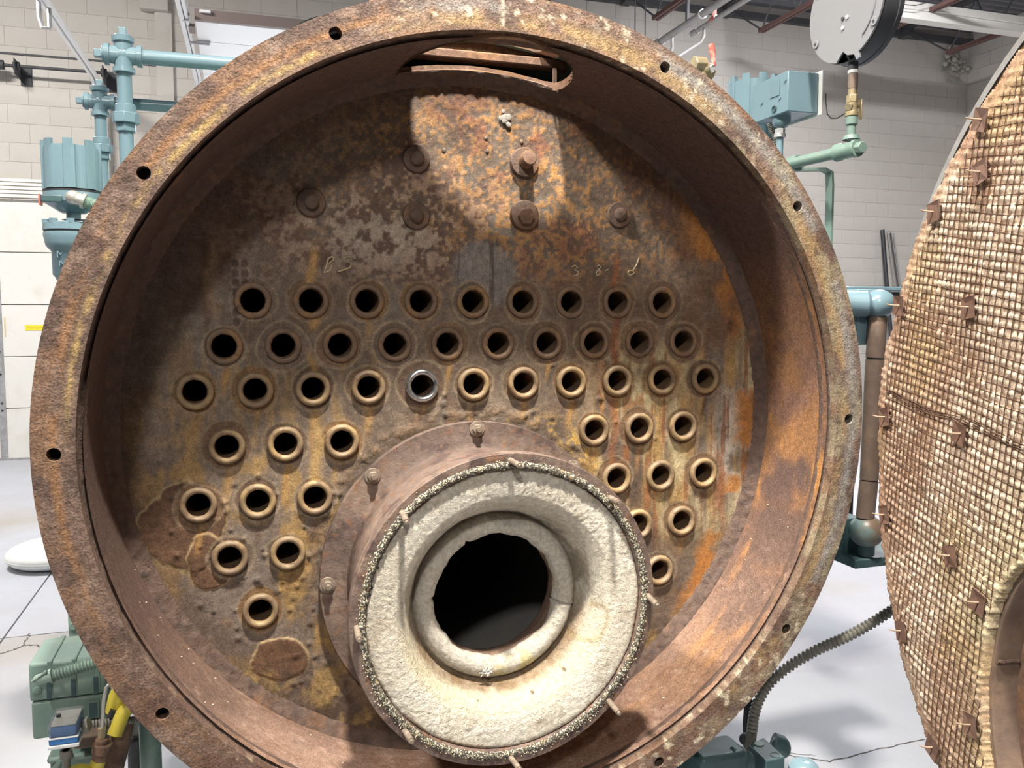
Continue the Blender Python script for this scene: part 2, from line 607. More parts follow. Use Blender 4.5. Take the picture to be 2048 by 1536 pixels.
# open web joists along y
for i in range(-1, 4):
    jx = 5.874 + 1.49 * (i - 1)
    lab = {-1: 'dark open-web roof joist furthest left, high above boiler', 0: 'roof joist on the wall just right of the boiler top',
           1: 'roof joist with red bottom chord next to the grey sprinkler pipes', 2: 'roof joist partly hidden behind the big round gauge',
           3: 'roof joist nearest the right corner, above the round door'}[i]
    t = thing('roof_joist', lab, 'joist', (jx, WY, 5.7), 'open-web joists under the roof deck')
    zt, zb = 5.80, 5.17
    MB().box2((jx - .05, -6.8, zt - .05), (jx - .008, WY - .05, zt)).box2((jx + .008, -6.8, zt - .05), (jx + .05, WY - .05, zt)).build('top_chord', M['joist'], t, smooth=0)
    y1 = 7.69
    MB().box2((jx - .045, -6.8, zb), (jx - .008, y1, zb + .045)).box2((jx + .008, -6.8, zb), (jx + .045, y1, zb + .045)).build('bottom_chord', M['joist_red'], t, smooth=0)
    MB().box2((jx - .06, WY - .2, zt - .16), (jx + .06, WY - .02, zt - .05)).build('bearing_seat', M['joist'], t, smooth=0)
    pts = [(WY - .12, zt - .06)]
    yy = y1 - .02
    up = False
    while yy > -5:
        pts.append((yy, zb + .03 if not up else zt - .04))
        yy -= 0.30 if up else 0.42
        up = not up
    for a, b in zip(pts[:-1], pts[1:]):
        MB().cyl((jx, a[0], a[1]), (jx, b[0], b[1]), 0.012, n=6).build('web_bar', M['joist'], t)

# sprinkler pipes
p = at(1322, 82, y=7.0)
t = thing('sprinkler_pipe', 'thick grey pipe hung under the roof, left of its thinner twin', 'pipe', p, 'grey pipes under the roof')
MB().cyl(p, (p.x, -3, p.z), 0.038, n=20).build('pipe', M['pipe_gray'], t)
MB().cyl(p + Vector((0, -.02, 0)), p + Vector((0, .13, 0)), 0.046, n=20).build('coupling', M['pipe_gray'], t)
q = p + Vector((0, -.9, 0))
MB().lathe([(.038, 0), (.047, 0), (.047, .03), (.038, .03)], q, (0, -1, 0), 20, close=True).build('clamp', M['white_gloss'], t)
MB().cyl(q + Vector((-.03, .25, .02)), (q.x - .03, q.y + .25, CEIL), 0.022, n=10).build('hanger_rod', M['joist'], t)
MB().tube([p + Vector((.02, -.22, 0)), p + Vector((.03, -.22, -.13)), p + Vector((.01, -.2, -.22)), p + Vector((-.02, -.1, -.33))], 0.018, 10).build('drop_pipe', M['pipe_gray'], t)
p = at(1388, 65, y=7.0)
t = thing('sprinkler_pipe', 'thin grey pipe with a red coupling and an elbow dropping off it', 'pipe', p, 'grey pipes under the roof')
MB().cyl(p, (p.x, -3, p.z), 0.027, n=18).build('pipe', M['pipe_gray'], t)
MB().cyl(p + Vector((0, .05, 0)), p + Vector((0, -.07, 0)), 0.033, n=18).build('end_cap', M['pipe_gray'], t)
r0 = at(1428, 38, x=p.x)
MB().cyl(r0 + Vector((0, -.05, 0)), r0 + Vector((0, .05, 0)), 0.034, n=18).cyl(r0, r0 + Vector((0, 0, .12)), .03, n=14).build('red_coupling', M['red'], t)
e0 = at(1408, 52, x=p.x)
e0.z = p.z
MB().tube([e0, at(1408, 72, y=e0.y), at(1402, 84, y=e0.y - .03), at(1362, 110, y=e0.y - .05), at(1300, 152, y=e0.y - .1)], 0.017, 12).build('branch_pipe', M['pipe_gray'], t)
for xx, lab in ((1270, 'left of two thin black hanger rods beside the boiler top'), (1290, 'right of two thin black hanger rods beside the boiler top')):
    a = at(xx, 12, y=7.4)
    b = at(xx, 75 if xx < 1280 else 85, y=7.4)
    o = MB().cyl((a.x, a.y, CEIL), b, 0.007, n=8).build('hanger_rod', M['joist'])
    tag(o, lab, 'rod', 'thin hanger rods')

# pale strip fixture housing under the deck at the right
a, b = at(1800, 8, y=6.5), at(2048, 46, y=6.5)
o = MB().box2((a.x - .6, 6.42, a.z - .07), (WX - .05, 6.62, a.z + .02)).box2((a.x - .6, 6.44, a.z - .17), (WX - .05, 6.6, a.z - .07)).build('strip_light_housing', M['white'], bevel=.008)
tag(o, 'long pale strip light housing under the roof at top right', 'light fixture')
o = MB().tube([at(1798, 8, y=6.3) + Vector((0, 0, .0)), at(1830, 11, y=6.3), at(1860, 4, y=6.3), at(1880, -12, y=6.3)], 0.005, 6).build('loose_wire', M['dark_steel'])
tag(o, 'thin dark wire drooping in front of the pale strip housing', 'wire')
o = MB().tube([at(1652, 187, y=WY - .02), at(1652, 205, y=WY - .02), at(1655, 228, y=WY - .02), at(1662, 236, y=WY - .02), at(1675, 236, y=WY - .02), at(1692, 225, y=WY - .02), at(1700, 200, y=WY - .02)], 0.006, 6).build('wall_wire', M['dark_steel'])
tag(o, 'thin dark wire looping down the wall behind the gauge pipe', 'wire')

mb = MB()
for q_ in range(40):
    mb.ball(at(1912 + random.gauss(0, 9), 124 + random.gauss(0, 11), y=WY - .05 - random.random() * .06), random.uniform(.02, .055), 8, (1, .7, .8))
for q_ in range(5):
    p0 = at(1912 + random.gauss(0, 8), 118 + random.gauss(0, 6), y=WY - .04)
    mb.tube([p0, at(1900 + random.uniform(-22, 30), 140, y=WY - .03), at(1905 + random.uniform(-25, 30), 165, y=WY - .02)], .006, 5)
o = mb.build('loose_insulation', mat('dusty_insulation', (.42, .40, .36), .95, layers=[((.18, .165, .15), 9, .5, .65)]), smooth=60)
tag(o, 'ragged grey insulation clump stuck in the upper right wall corner', 'insulation')

# closed sectional door on the left
door_1 = struct(MB().box2((D1[0], WY + .09, 0.0), (D1[1], WY + .12, D1[3])).build('door_1', M['gray_steel'], smooth=0))
for k in range(5):
    z0 = k * 0.571 + .004
    MB().box2((D1[0] + .01, WY + .035, z0), (D1[1] - .01, WY + .085, z0 + .563)).build('door_section', M['white'], door_1, bevel=.006)
for k in range(4):
    xs = -3.04 - 1.06 * k
    MB().box2((xs - .035, WY + .02, 0.01), (xs + .035, WY + .034, D1[3] - .02)).build('stile', M['gray_steel'], door_1, bevel=.002)
    if k == 0:
        for zz in (.55, .63, .95, 1.2, 1.5):
            MB().cyl((xs + .0, WY + .012, zz), (xs, WY + .021, zz), .012, n=10).build('bolt', M['dark_steel'], door_1)
for k in range(5):
    z0 = D1[3] + .01 + k * .042
    MB().box2((D1[0], WY - .02, z0), (D1[1] + .1, WY - .001, z0 + .034)).build('header_rib', M['white'], door_1, bevel=.003)
MB().box2((D1[0], WY + .0, -.005), (D1[1], WY + .09, .02)).build('bottom_seal', M['gray_steel'], door_1, smooth=0)
a, b = at(50, 650, y=WY + .033), at(92, 661, y=WY + .033)
lab_o = MB().box2((a.x, WY + .031, b.z), (b.x, WY + .0345, a.z)).build('sticker', M['yellow_label'], door_1, smooth=0)
lab_o['label'] = 'yellow lettered sticker'
a = at(9, 634, y=WY + .03)
MB().box((a.x, WY + .033, a.z - .11), (.014, .003, .22)).build('tape_strip', mat('tan_tape', (0.66, 0.55, 0.33), .7), door_1, smooth=0)
TX = -1.918
arc = [Vector((TX, WY - .2, 2.9)), Vector((TX, WY - .2, 3.72))]
for k in range(1, 8):
    a = PI / 2 * k / 8
    arc.append(Vector((TX, WY - .2 - .38 * (1 - math.cos(a)), 3.72 + .38 * math.sin(a))))
arc += [Vector((TX, WY - .6, 4.10)), Vector((TX, 6.6, 4.06)), Vector((TX, 2.6, 3.98))]


def rail(pts, parent, dx, name, m, wd=.016, hh=.03):
    rings = []
    for i, p in enumerate(pts):
        tt = (pts[min(i + 1, len(pts) - 1)] - pts[max(i - 1, 0)]).normalized()
        u = Vector((1, 0, 0))
        w = tt.cross(u).normalized()
        c = p + u * dx
        rings.append([c - u * wd - w * hh, c + u * wd - w * hh, c + u * wd + w * hh, c - u * wd + w * hh])
    return MB().loft(rings, cap0=True, cap1=True).build(name, m, parent, smooth=0)


rail(arc, door_1, -.02, 'track', M['white_gloss'], .014, .03)
rail(arc, door_1, .02, 'track', M['white_gloss'], .012, .022)
MB().cyl((-3.4, WY - .2, 4.215), (-1.76, WY - .2, 4.215), .017, n=12).build('torsion_shaft', M['dark_steel'], door_1)
coil = MB()
for k in range(30):
    coil.lathe([(.05, 0), (.066, .012), (.05, .024)], (-4.1 + k * .042, WY - .2, 4.215), (1, 0, 0), 18)
coil.cyl((-4.1, WY - .2, 4.215), (-2.82, WY - .2, 4.215), .05, n=18)
coil.build('torsion_spring', M['dark_steel'], door_1, fixn=False)
for xx in (-2.70, -1.86):
    MB().box((xx, WY - .16, 4.19), (.012, .3, .16)).box((xx + .05, WY - .015, 4.16), (.11, .02, .2)).cyl((xx - .03, WY - .2, 4.215), (xx + .03, WY - .2, 4.215), .045, n=16).build('bearing_bracket', M['dark_steel'], door_1, bevel=.004)
st = at(85, 55, y=5.6)
MB().tube([Vector((st.x - .02, 5.6, 5.8)), Vector((st.x - .02, 5.6, st.z + .08)), Vector((st.x, 5.6, st.z)), Vector((st.x + .05, 5.6, st.z)), Vector((st.x + .05, 5.6, st.z + .15))], .018, 8).build('track_hanger', M['gray_steel'], door_1)
MB().box2((-7.9, WY - .012, 4.38), (-1.3, WY - .001, 4.40)).build('lintel_angle', M['joist'], door_1, smooth=0)

# pilaster strip and steel plate between the doors
a, b = at(312, 100, y=WY), at(346, 100, y=WY)
struct(MB().box2((a.x, WY - .05, 0), (b.x, WY, 5.0)).build('trim_2', M['block'], bevel=.004))
a, b = at(279, 0, y=WY - .1), at(336, 22, y=WY - .1)
struct(MB().box2((a.x, WY - .12, b.z), (b.x, WY, b.z + .3)).build('trim_3', M['block'], bevel=.004))

# open sectional door, its sections rolled up flat behind the boiler
ZT = 4.15
door_2 = struct(MB().box2((D2[0] - .06, WY - .03, D2[3]), (D2[1] + .06, WY - .002, D2[3] + .12)).build('door_2', M['brown_trim'], smooth=0))
near = at(388, 42, z=ZT - .03).y
yy = near
k = 0
while yy < WY - .45:
    MB().box2((D2[0] + .02, yy + .004, ZT - .03), (D2[1], min(yy + .56, WY - .3) - .004, ZT + .02)).build('door_section', M['white_gloss'], door_2, bevel=.005)
    if k in (1, 2):
        MB().box((D2[0] + .07, yy, ZT - .04), (.12, .07, .02)).cyl((D2[0] - .05, yy, ZT - .05), (D2[0] + .12, yy, ZT - .05), .014, n=10).build('hinge', M['gray_steel'], door_2, bevel=.003)
    yy += .56
    k += 1
MB().box2((D2[0] + .02, near - .05, ZT - .03), (D2[1], near, ZT + .06)).build('edge_angle', M['brown_trim'], door_2, smooth=0)
a = at(411, 31, z=ZT + .03)
MB().box((a.x, near - .06, ZT + .04), (.09, .02, .025)).build('lock_plate', M['white_gloss'], door_2, bevel=.004)
dt = [Vector((D2[0] - .03, WY - .25, ZT - .1)), Vector((D2[0] - .04, WY - .6, ZT)), Vector((D2[0] - .07, 6, ZT + .01)), Vector((D2[0] - .115, 3.0, ZT + .02))]
rail(dt, door_2, -.018, 'track', M['white_gloss'], .018, .035)
rail(dt, door_2, .022, 'track', M['white_gloss'], .012, .022)
a = at(366, 30, z=ZT + .02)
MB().box((a.x + .02, a.y, ZT + .15), (.05, .03, .36)).box((a.x + .02, a.y, ZT + .02), (.07, .08, .03)).build('track_hanger', M['gray_steel'], door_2, bevel=.004)
MB().box((a.x + .06, a.y + .25, ZT - .01), (.05, .2, .03)).build('roller_bracket', M['brown_trim'], door_2, bevel=.004)

# things leaning on the back wall at the right, and the pad on the floor
for px, top, wdt, lab, m in ((1765, 460, .03, 'thick black pipe leaning on the wall right of the boiler', 'black'), (1775, 465, .010, 'thin grey rod leaning on the wall, next to the thick black pipe', 'pipe_gray'),
                             (1781, 466, .012, 'middle thin dark rod leaning on the wall by the door', 'joist'), (1787, 467, .012, 'rightmost thin rod leaning on the wall, nearest the round door', 'pipe_gray')):
    p = at(px, top, y=WY - .05)
    o = MB().cyl((p.x + (.25 if px > 1770 else .05), WY - .45, 0.0), p, wdt, n=12).build('leaning_pipe' if px < 1770 else 'leaning_rod', M[m])
    tag(o, lab, 'pipe' if px < 1770 else 'rod', 'pipes and rods leaning on the back wall')
pad = thing('floor_pad', 'white padded oval roll lying on the floor left of the boiler', 'pad', (-1.72, 4.1, 0))
mb = MB()
rings = []
for k in range(9):
    a = PI * k / 8
    rr = 1 - .35 * (1 - math.sin(a))
    rings.append([Vector((-1.70 + .29 * rr * math.cos(2 * PI * i / 40), 4.1 + .30 * rr * math.sin(2 * PI * i / 40), .065 - .06 * math.cos(a))) for i in range(40)])
mb.loft(rings, cap0=True, cap1=True)
mb.build('padding', M['paper_white'], pad, smooth=60)
MB().tube([Vector((-1.70 + .288 * math.cos(2 * PI * i / 40), 4.1 + .298 * math.sin(2 * PI * i / 40), .06)) for i in range(41)], .006, 6).build('seam', mat('seam_cloth', (.6, .62, .6), .8), pad)

# ------------------------------------------------------------------ the boiler
ZC, D = 1.35, 0.287
RO, RI = 0.8876, 0.8143
RS = 0.806                      # inner radius of the shell
YF = -D                         # front face of the flange
boiler = thing('boiler', 'round rusty firetube boiler with its front open, showing the tube sheet', 'boiler', (0, 0, 0))

# front flange with its ten bolt holes
HB = [0, 35.6, 65.7, 113.8, 143.8, 180, 216.2, 245, 295, 324.3]
RB, HR, PW = 0.850, 0.0123, 0.017
V, Fc = [], []
idx = {}


def vid(x, z, y):
    k = (round(x, 5), round(y, 5), round(z, 5))
    if k not in idx:
        idx[k] = len(V)
        V.append((x, y, z))
    return idx[k]


def polar(r, a):
    return r * math.cos(a), ZC + r * math.sin(a)


def ring_face(y, flip):
    da = PW / RB
    marks = [math.radians(a) for a in HB]
    ra, rb_, rc = list(np.linspace(RI, RB - PW, 6)), list(np.linspace(RB - PW, RB + PW, 10))[1:-1], list(np.linspace(RB + PW, RO, 6))
    rl, rs_ = ra + rb_ + rc, ra + rc
    quads = []
    for k, m0 in enumerate(marks):
        m1 = marks[(k + 1) % 10] + (2 * PI if k == 9 else 0)
        ns = max(8, int((m1 - m0 - 2 * da) / 0.006))
        An = list(np.linspace(m0 + da, m1 - da, ns))
        for a0, a1 in zip(An[:-1], An[1:]):
            for i in range(len(rl) - 1):
                quads.append([polar(rl[i], a0), polar(rl[i + 1], a0), polar(rl[i + 1], a1), polar(rl[i], a1)])
        for i in range(len(rs_) - 1):
            if i == 5:
                continue
            for q_ in range(4):
                a0, a1 = m0 - da + q_ * da / 2, m0 - da + (q_ + 1) * da / 2
                quads.append([polar(rs_[i], a0), polar(rs_[i + 1], a0), polar(rs_[i + 1], a1), polar(rs_[i], a1)])
        sq, ci = [], []
        for q_ in range(16):
            s_, u = q_ // 4, (q_ % 4) / 4 * 2 - 1
            pr, pa = [(1, u), (-u, 1), (-1, -u), (u, -1)][s_]
            sq.append(polar(RB + pr * PW, m0 + pa * da))
            th = math.atan2(pa, pr)
            ci.append(polar(RB + HR * math.cos(th), m0 + HR * math.sin(th) / RB))
        for q_ in range(16):
            j = (q_ + 1) % 16
            quads.append([ci[q_], sq[q_], sq[j], ci[j]])
        if not flip:
            for q_ in range(16):
                j = (q_ + 1) % 16
                Fc.append((vid(*ci[q_], y), vid(*ci[j], y), vid(*ci[j], y + .026), vid(*ci[q_], y + .026)))
    for q_ in quads:
        ids = [vid(*p_, y) for p_ in q_]
        Fc.append(tuple(ids if not flip else ids[::-1]))


ring_face(YF, False)
ring_face(YF + .026, True)
nf = len(V)
for rr in (RI, RO):
    n = 720
    ring0 = [polar(rr, 2 * PI * i / n) for i in range(n)]
    o0 = len(V)
    for p_ in ring0:
        V.append((p_[0], YF, p_[1]))
    for p_ in ring0:
        V.append((p_[0], YF + .026, p_[1]))
    for i in range(n):
        j = (i + 1) % n
        Fc.append((o0 + i, o0 + j, o0 + n + j, o0 + n + i))
V = np.array(V)
th = np.arctan2(V[:, 2] - ZC, V[:, 0])
rr = np.hypot(V[:, 0], V[:, 2] - ZC)
PT = np.stack([np.cos(th) * 3, np.sin(th) * 3, rr * 1.0], 1)       # smeared along the ring
PX = np.stack([V[:, 0], V[:, 2], V[:, 1]], 1)
c = np.tile(np.array([[0.165, 0.110, 0.087]]), (len(V), 1))
c = mixc(c, (0.20, 0.115, 0.07), sst(fbm(PT, (2.2, 2.2, 45), 3), .45, .62) * .7)
c = mixc(c, (0.10, 0.066, 0.055), sst(fbm(PX, (14, 14, 14), 5), .48, .60) * .85)
c = mixc(c, (0.25, 0.18, 0.145), sst(fbm(PX, (26, 26, 26), 6), .56, .68) * .6)
ang = np.degrees(th) % 360
u = (rr - RI) / (RO - RI)
left = sst(ang, 88, 110) * (1 - sst(ang, 188, 212))
top = sst(ang, 35, 60) * (1 - sst(ang, 95, 112))
right = 1 - sst(np.abs((ang + 180) % 360 - 180), 40, 75)
och = sst(fbm(PT, (2.5, 2.5, 30), 9), .36, .52)
c = mixc(c, (0.38, 0.26, 0.11), left * (1 - sst(ang, 165, 182)) * och * np.exp(-((u - .2 - .12 * (fbm(PT, (3, 3, 3), 21) - .5)) / .085) ** 2) * 1.1 * sst(fbm(PX, (30, 30, 30), 2), .3, .55))
c = mixc(c, (0.27, 0.14, 0.065), left * och * np.exp(-((u - .5) / .12) ** 2) * .8)
c = mixc(c, (0.32, 0.215, 0.105), np.clip(top + right, 0, 1) * sst(fbm(PT, (2.5, 2.5, 18), 13), .42, .6) * np.exp(-((u - .3) / .24) ** 2) * .9)
c = mixc(c, (0.25, 0.235, 0.22), np.clip(top * .8 + right, 0, 1) * sst(fbm(PT, (3, 3, 12), 31), .46, .58) * np.exp(-((u - .62) / .2) ** 2) * .9)
c = mixc(c, (0.30, 0.27, 0.18), right * sst(fbm(PT, (4, 4, 40), 51), .5, .62) * .5)
bot = sst(ang, 195, 225) * (1 - sst(ang, 318, 340))
c = mixc(c, (0.115, 0.062, 0.042), bot * sst(fbm(PX, (9, 9, 9), 61), .35, .6) * .85)
c = mixc(c, (0.62, 0.52, 0.36), bot * sst(fbm(PX, (34, 34, 34), 71, 3), .66, .76) * .8)
c = mixc(c, (0.55, 0.48, 0.36), np.clip(top + bot * sst(ang, 285, 300), 0, 1) * sst(fbm(PX, (60, 60, 60), 81, 3), .62, .74) * .9)
c = mixc(c, (0.08, 0.05, 0.04), sst(fbm(PX, (50, 50, 50), 91, 3), .6, .75) * .6)
V[:, 1] += (rr > RI + .001) * (fbm(PX, (70, 70, 70), 15, 3) - .5) * .0 
flange = mesh_obj('flange', V, Fc, M['flange'], boiler, smooth=35, org=(0, 0, ZC), cols=c, fixn=True)

# shell: inner face as a fine mesh, flue opening cut out of the top
NT, NY = 900, 64
ths = np.linspace(0, 2 * PI, NT, endpoint=False) + PI / 2
ys = np.linspace(YF + .024, 0.012, NY)
T, Y = np.meshgrid(ths, ys, indexing='ij')
T, Y = T.ravel(), Y.ravel()
SV = np.stack([RS * np.cos(T), Y, ZC + RS * np.sin(T)], 1)


OX, OYC, OR, OYB = 0.012, -0.085, 0.192, -0.014


def in_open(x, y, z, grow=0.0):
    return (z > ZC) & (((x - OX) ** 2 + (y - OYC) ** 2 < (OR + grow) ** 2) | ((np.abs(x - OX) < OR + grow) & (y > OYC))) & (y < OYB + grow)


ii, jj = np.meshgrid(np.arange(NT), np.arange(NY - 1), indexing='ij')
ii, jj = ii.ravel(), jj.ravel()
i2 = (ii + 1) % NT
Q = np.stack([ii * NY + jj, i2 * NY + jj, i2 * NY + jj + 1, ii * NY + jj + 1], 1)
cen = SV[Q].mean(1)
Q = Q[~in_open(cen[:, 0], cen[:, 1], cen[:, 2])]
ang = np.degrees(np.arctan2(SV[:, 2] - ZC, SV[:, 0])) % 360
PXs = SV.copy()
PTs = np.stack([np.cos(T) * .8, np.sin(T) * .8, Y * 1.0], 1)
c = np.tile(np.array([[0.105, 0.066, 0.055]]), (len(SV), 1))  # upper and left tone: dark rust with some shade painted in
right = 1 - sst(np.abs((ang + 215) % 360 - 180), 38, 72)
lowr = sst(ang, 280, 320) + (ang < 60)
c = mixc(c, (0.27, 0.135, 0.06), np.clip(right, 0, 1) * sst(fbm(PXs, (6, 6, 6), 4), .36, .62) * .9)  # right side: orange rust, partly painted-in light
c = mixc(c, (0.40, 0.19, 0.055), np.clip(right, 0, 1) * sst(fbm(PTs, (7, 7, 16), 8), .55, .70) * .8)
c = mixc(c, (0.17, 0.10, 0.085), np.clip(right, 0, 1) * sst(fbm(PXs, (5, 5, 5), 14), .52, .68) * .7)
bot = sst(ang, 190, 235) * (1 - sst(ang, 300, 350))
c = mixc(c, (0.265, 0.170, 0.128), bot * (.55 + .45 * sst(fbm(PXs, (5, 5, 5), 24), .35, .6)))  # bottom: real dust, its paler tint partly painted-in light
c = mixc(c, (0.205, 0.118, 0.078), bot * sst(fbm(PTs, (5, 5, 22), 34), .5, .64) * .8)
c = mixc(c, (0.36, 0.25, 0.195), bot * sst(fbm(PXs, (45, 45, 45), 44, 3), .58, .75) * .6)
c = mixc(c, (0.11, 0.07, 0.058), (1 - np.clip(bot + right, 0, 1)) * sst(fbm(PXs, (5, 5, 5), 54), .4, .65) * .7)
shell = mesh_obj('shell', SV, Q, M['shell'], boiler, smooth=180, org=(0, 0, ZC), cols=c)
# lip of the flue opening and the outer skin
lip = [(OX - OR, OYB), (OX - OR, OYC)]
lip = [(OX - OR, OYB)] + [(OX - OR * math.cos(a), OYC - OR * math.sin(a)) for a in np.linspace(0, PI, 40)] + [(OX + OR, OYC + .03), (OX + OR - .008, OYB - .012), (OX + OR - .03, OYB)]
lip += [(OX + OR - .03 - k * .02, OYB + random.uniform(-.003, .003)) for k in range(1, 17)]
r0, r1 = [], []
for x, y in lip:
    z = ZC + math.sqrt(RS ** 2 - x * x)
    r0.append((x, y, z - .004))
    r1.append((x, y, z + .014))
LV = r0 + r1
nl = len(lip)
mb = MB().add(LV, [(i, (i + 1) % nl, nl + (i + 1) % nl, nl + i) for i in range(nl)])
mb.build('opening_edge', M['rust'], boiler, smooth=50)
mb = MB().tube([Vector(p_) + Vector((0, .004, .004)) for p_ in r0[43:]], [random.uniform(.005, .009) for _ in r0[43:]], 8)
mb.build('torn_lip', M['rust'], boiler)
# flue remains over the opening, plus an added unseen cover that shapes the lamp spot
LAMP = Vector((-0.22, -1.62, 5.4))
FB0, FB1, FBY0, FBY1 = OX - .23, OX + .23, -.255, .044


def skin(x, y, e=.0045):
    return Vector((x, y, ZC + math.sqrt((RO + e) ** 2 - x * x)))


MB().box2((OX - .24, .045, 2.195), (OX + .24, .055, 2.34)).build('flue_plate', M['rust'], boiler, smooth=0)
a = at(960, 116, y=.03)
MB().box((OX, .03, a.z), (.46, .03, .022)).build('flue_bar', M['rust'], boiler, bevel=.004)
MB().box2((OX - .24, .06, 2.13), (OX + .24, .4, 2.14)).box2((OX - .24, .39, 2.13), (OX + .24, .4, 2.3)).box2((OX - .24, .06, 2.255), (OX + .24, .4, 2.265)).build('flue_duct', M['rust'], boiler, smooth=0)
hole = []  # outline of the lit spot traced back toward the lamp
for px, py in ((822, 222), (900, 212), (1000, 212), (1090, 238), (1130, 285), (1141, 350), (1128, 405), (1095, 435), (1040, 452), (990, 446), (935, 418), (885, 372), (845, 315), (826, 262)):
    S_ = at(px, py, y=0)
    zz = 2.235
    for _ in range(3):
        h_ = LAMP + (S_ - LAMP) * ((zz - LAMP.z) / (S_.z - LAMP.z))
        zz = skin(h_.x, 0).z
    if py < 250:
        h_.y = .035
    hole.append(skin(h_.x, h_.y))
hc = sum(hole, Vector()) / len(hole)
nh = len(hole)
outer = []
for h_ in hole:
    d_ = h_ - hc
    k_ = min(((FB1 if d_.x > 0 else FB0) - hc.x) / d_.x if abs(d_.x) > 1e-6 else 9, ((FBY1 if d_.y > 0 else FBY0) - hc.y) / d_.y if abs(d_.y) > 1e-6 else 9)
    outer.append([hc.x + d_.x * k_, hc.y + d_.y * k_])
for cx_, cy_ in ((FB0, FBY0), (FB1, FBY0), (FB0, FBY1), (FB1, FBY1)):
    kq = min(range(nh), key=lambda q_: (outer[q_][0] - cx_) ** 2 + (outer[q_][1] - cy_) ** 2)
    outer[kq] = [cx_, cy_]
mb = MB()
rings = []
for f_ in (0, .33, .66, 1.0):
    rings.append([skin(h_.x + (o_[0] - h_.x) * f_, h_.y + (o_[1] - h_.y) * f_) for h_, o_ in zip(hole, outer)])
mb.loft(rings)
mb.build('spot_shaping_cover', M['rust'], boiler, smooth=0)  # added cover, out of view; its hole shapes the light on the sheet
a, b = at(1122, 138, y=-.005), at(1117, 175, y=-.005)
mb.box((OX + OR + .006, .012, (a.z + b.z) / 2), (.008, .010, abs(a.z - b.z) + .01))
mb.tube([at(1050, 160, y=-.012), at(1075, 166, y=-.015), at(1092, 172, y=-.018), at(1116, 176, y=-.012)], .0018, 6)
mb.tube([at(1093, 163, y=-.005), at(1105, 172, y=-.008), at(1114, 174, y=-.008)], .0015, 6)
mb.build('torn_metal', M['rust_smooth'], boiler)  # shreds at the opening; this mesh also repeats the added cover

# teal jacket round the shell, open at the flue
n = 360
mb = MB()
ring = lambda r, y: [Vector((r * math.cos(2 * PI * i / n), y, ZC + r * math.sin(2 * PI * i / n))) for i in range(n)]
JV, JF = [], []
yl = [YF + .028, YF + .06] + list(np.linspace(-.2, .3, 26)) + [0.8, 1.5, 2.3]
for yv in yl:
    JV += ring(RO + .0035 + .0015 * math.sin(yv * 30), yv)
for k in range(len(yl) - 1):
    for i in range(n):
        j = (i + 1) % n
        cx = sum(JV[q_].x for q_ in (k * n + i, k * n + j)) / 2
        cy = (yl[k] + yl[k + 1]) / 2
        cz = JV[k * n + i].z
        if cz > ZC and abs(cx - OX) < OR + .01 and -.28 < cy < .02 and (cx - OX) ** 2 + max(0, OYC - cy) ** 2 < (OR + .01) ** 2:
            continue
        JF.append((k * n + i, k * n + j, (k + 1) * n + j, (k + 1) * n + i))
mesh_obj('jacket', np.array([tuple(p_) for p_ in JV]), JF, M['teal_green'], boiler, smooth=60, org=(0, 0, ZC))
MB().lathe([(RO + .004, 2.3), (.3, 2.36), (.01, 2.36)], (0, 0, ZC), (0, 1, 0), 90, cap1=True).build('rear_head', M['teal_green'], boiler)
# black insulation gap behind the flange
MB().lathe([(RS + .002, YF + .06), (RO + .001, YF + .06)], (0, 0, ZC), (0, 1, 0), 180).build('insulation_ring', M['black'], boiler)
for (pa, pb, h_) in (((560, 62), (668, 18), 7), ((1210, 28), (1300, 62), 6), ((1300, 66), (1400, 122), 5)):
    mb = MB()
    P0, P1 = at(*pa, y=YF + .03), at(*pb, y=YF + .03)
    k = 10
    vs = []
    for i in range(k + 1):
        p_ = P0.lerp(P1, i / k)
        d_ = Vector((p_.x, 0, p_.z - ZC)).normalized()
        base_ = Vector((0, YF + .03, ZC)) + d_ * (RO + .002)
        lift = math.sin(PI * i / k) * h_ * .0012
        vs += [base_ + d_ * lift + Vector((0, 0, 0)), base_ + d_ * (lift + .0015) + Vector((0, .07, 0))]
    mb.add(vs, [(2 * i, 2 * i + 2, 2 * i + 3, 2 * i + 1) for i in range(k)])
    mb.build('jacket_flap', M['teal_dark'], boiler, fixn=False)


# ring welds
def weld_ring(name, prof, m, lump, n=360):
    rings = []
    for q_, (r, y) in enumerate(prof):
        row = []
        for i in range(n):
            a = 2 * PI * i / n
            e = lump * (random.random() - .5) * (1 if 0 < q_ < len(prof) - 1 else 0)
            row.append(Vector(((r + e) * math.cos(a), y + e * .7, ZC + (r + e) * math.sin(a))))
        rings.append(row)
    return MB().loft(rings).build(name, m, boiler, smooth=80, org=(0, 0, ZC))


weld_ring('corner_weld', [(RS + .001, -.024), (RS - .004, -.022), (RS - .008, -.017), (RS - .014, -.013), (RS - .020, -.010), (RS - .026, -.006), (RS - .032, .003)], M['weld'], .0075, 520)
weld_ring('flange_weld', [(RI + .001, YF + .022), (RI - .003, YF + .028), (RI - .008, YF + .04), (RS - .002, YF + .05), (RS + .001, YF + .056)], M['weld'], .0022)

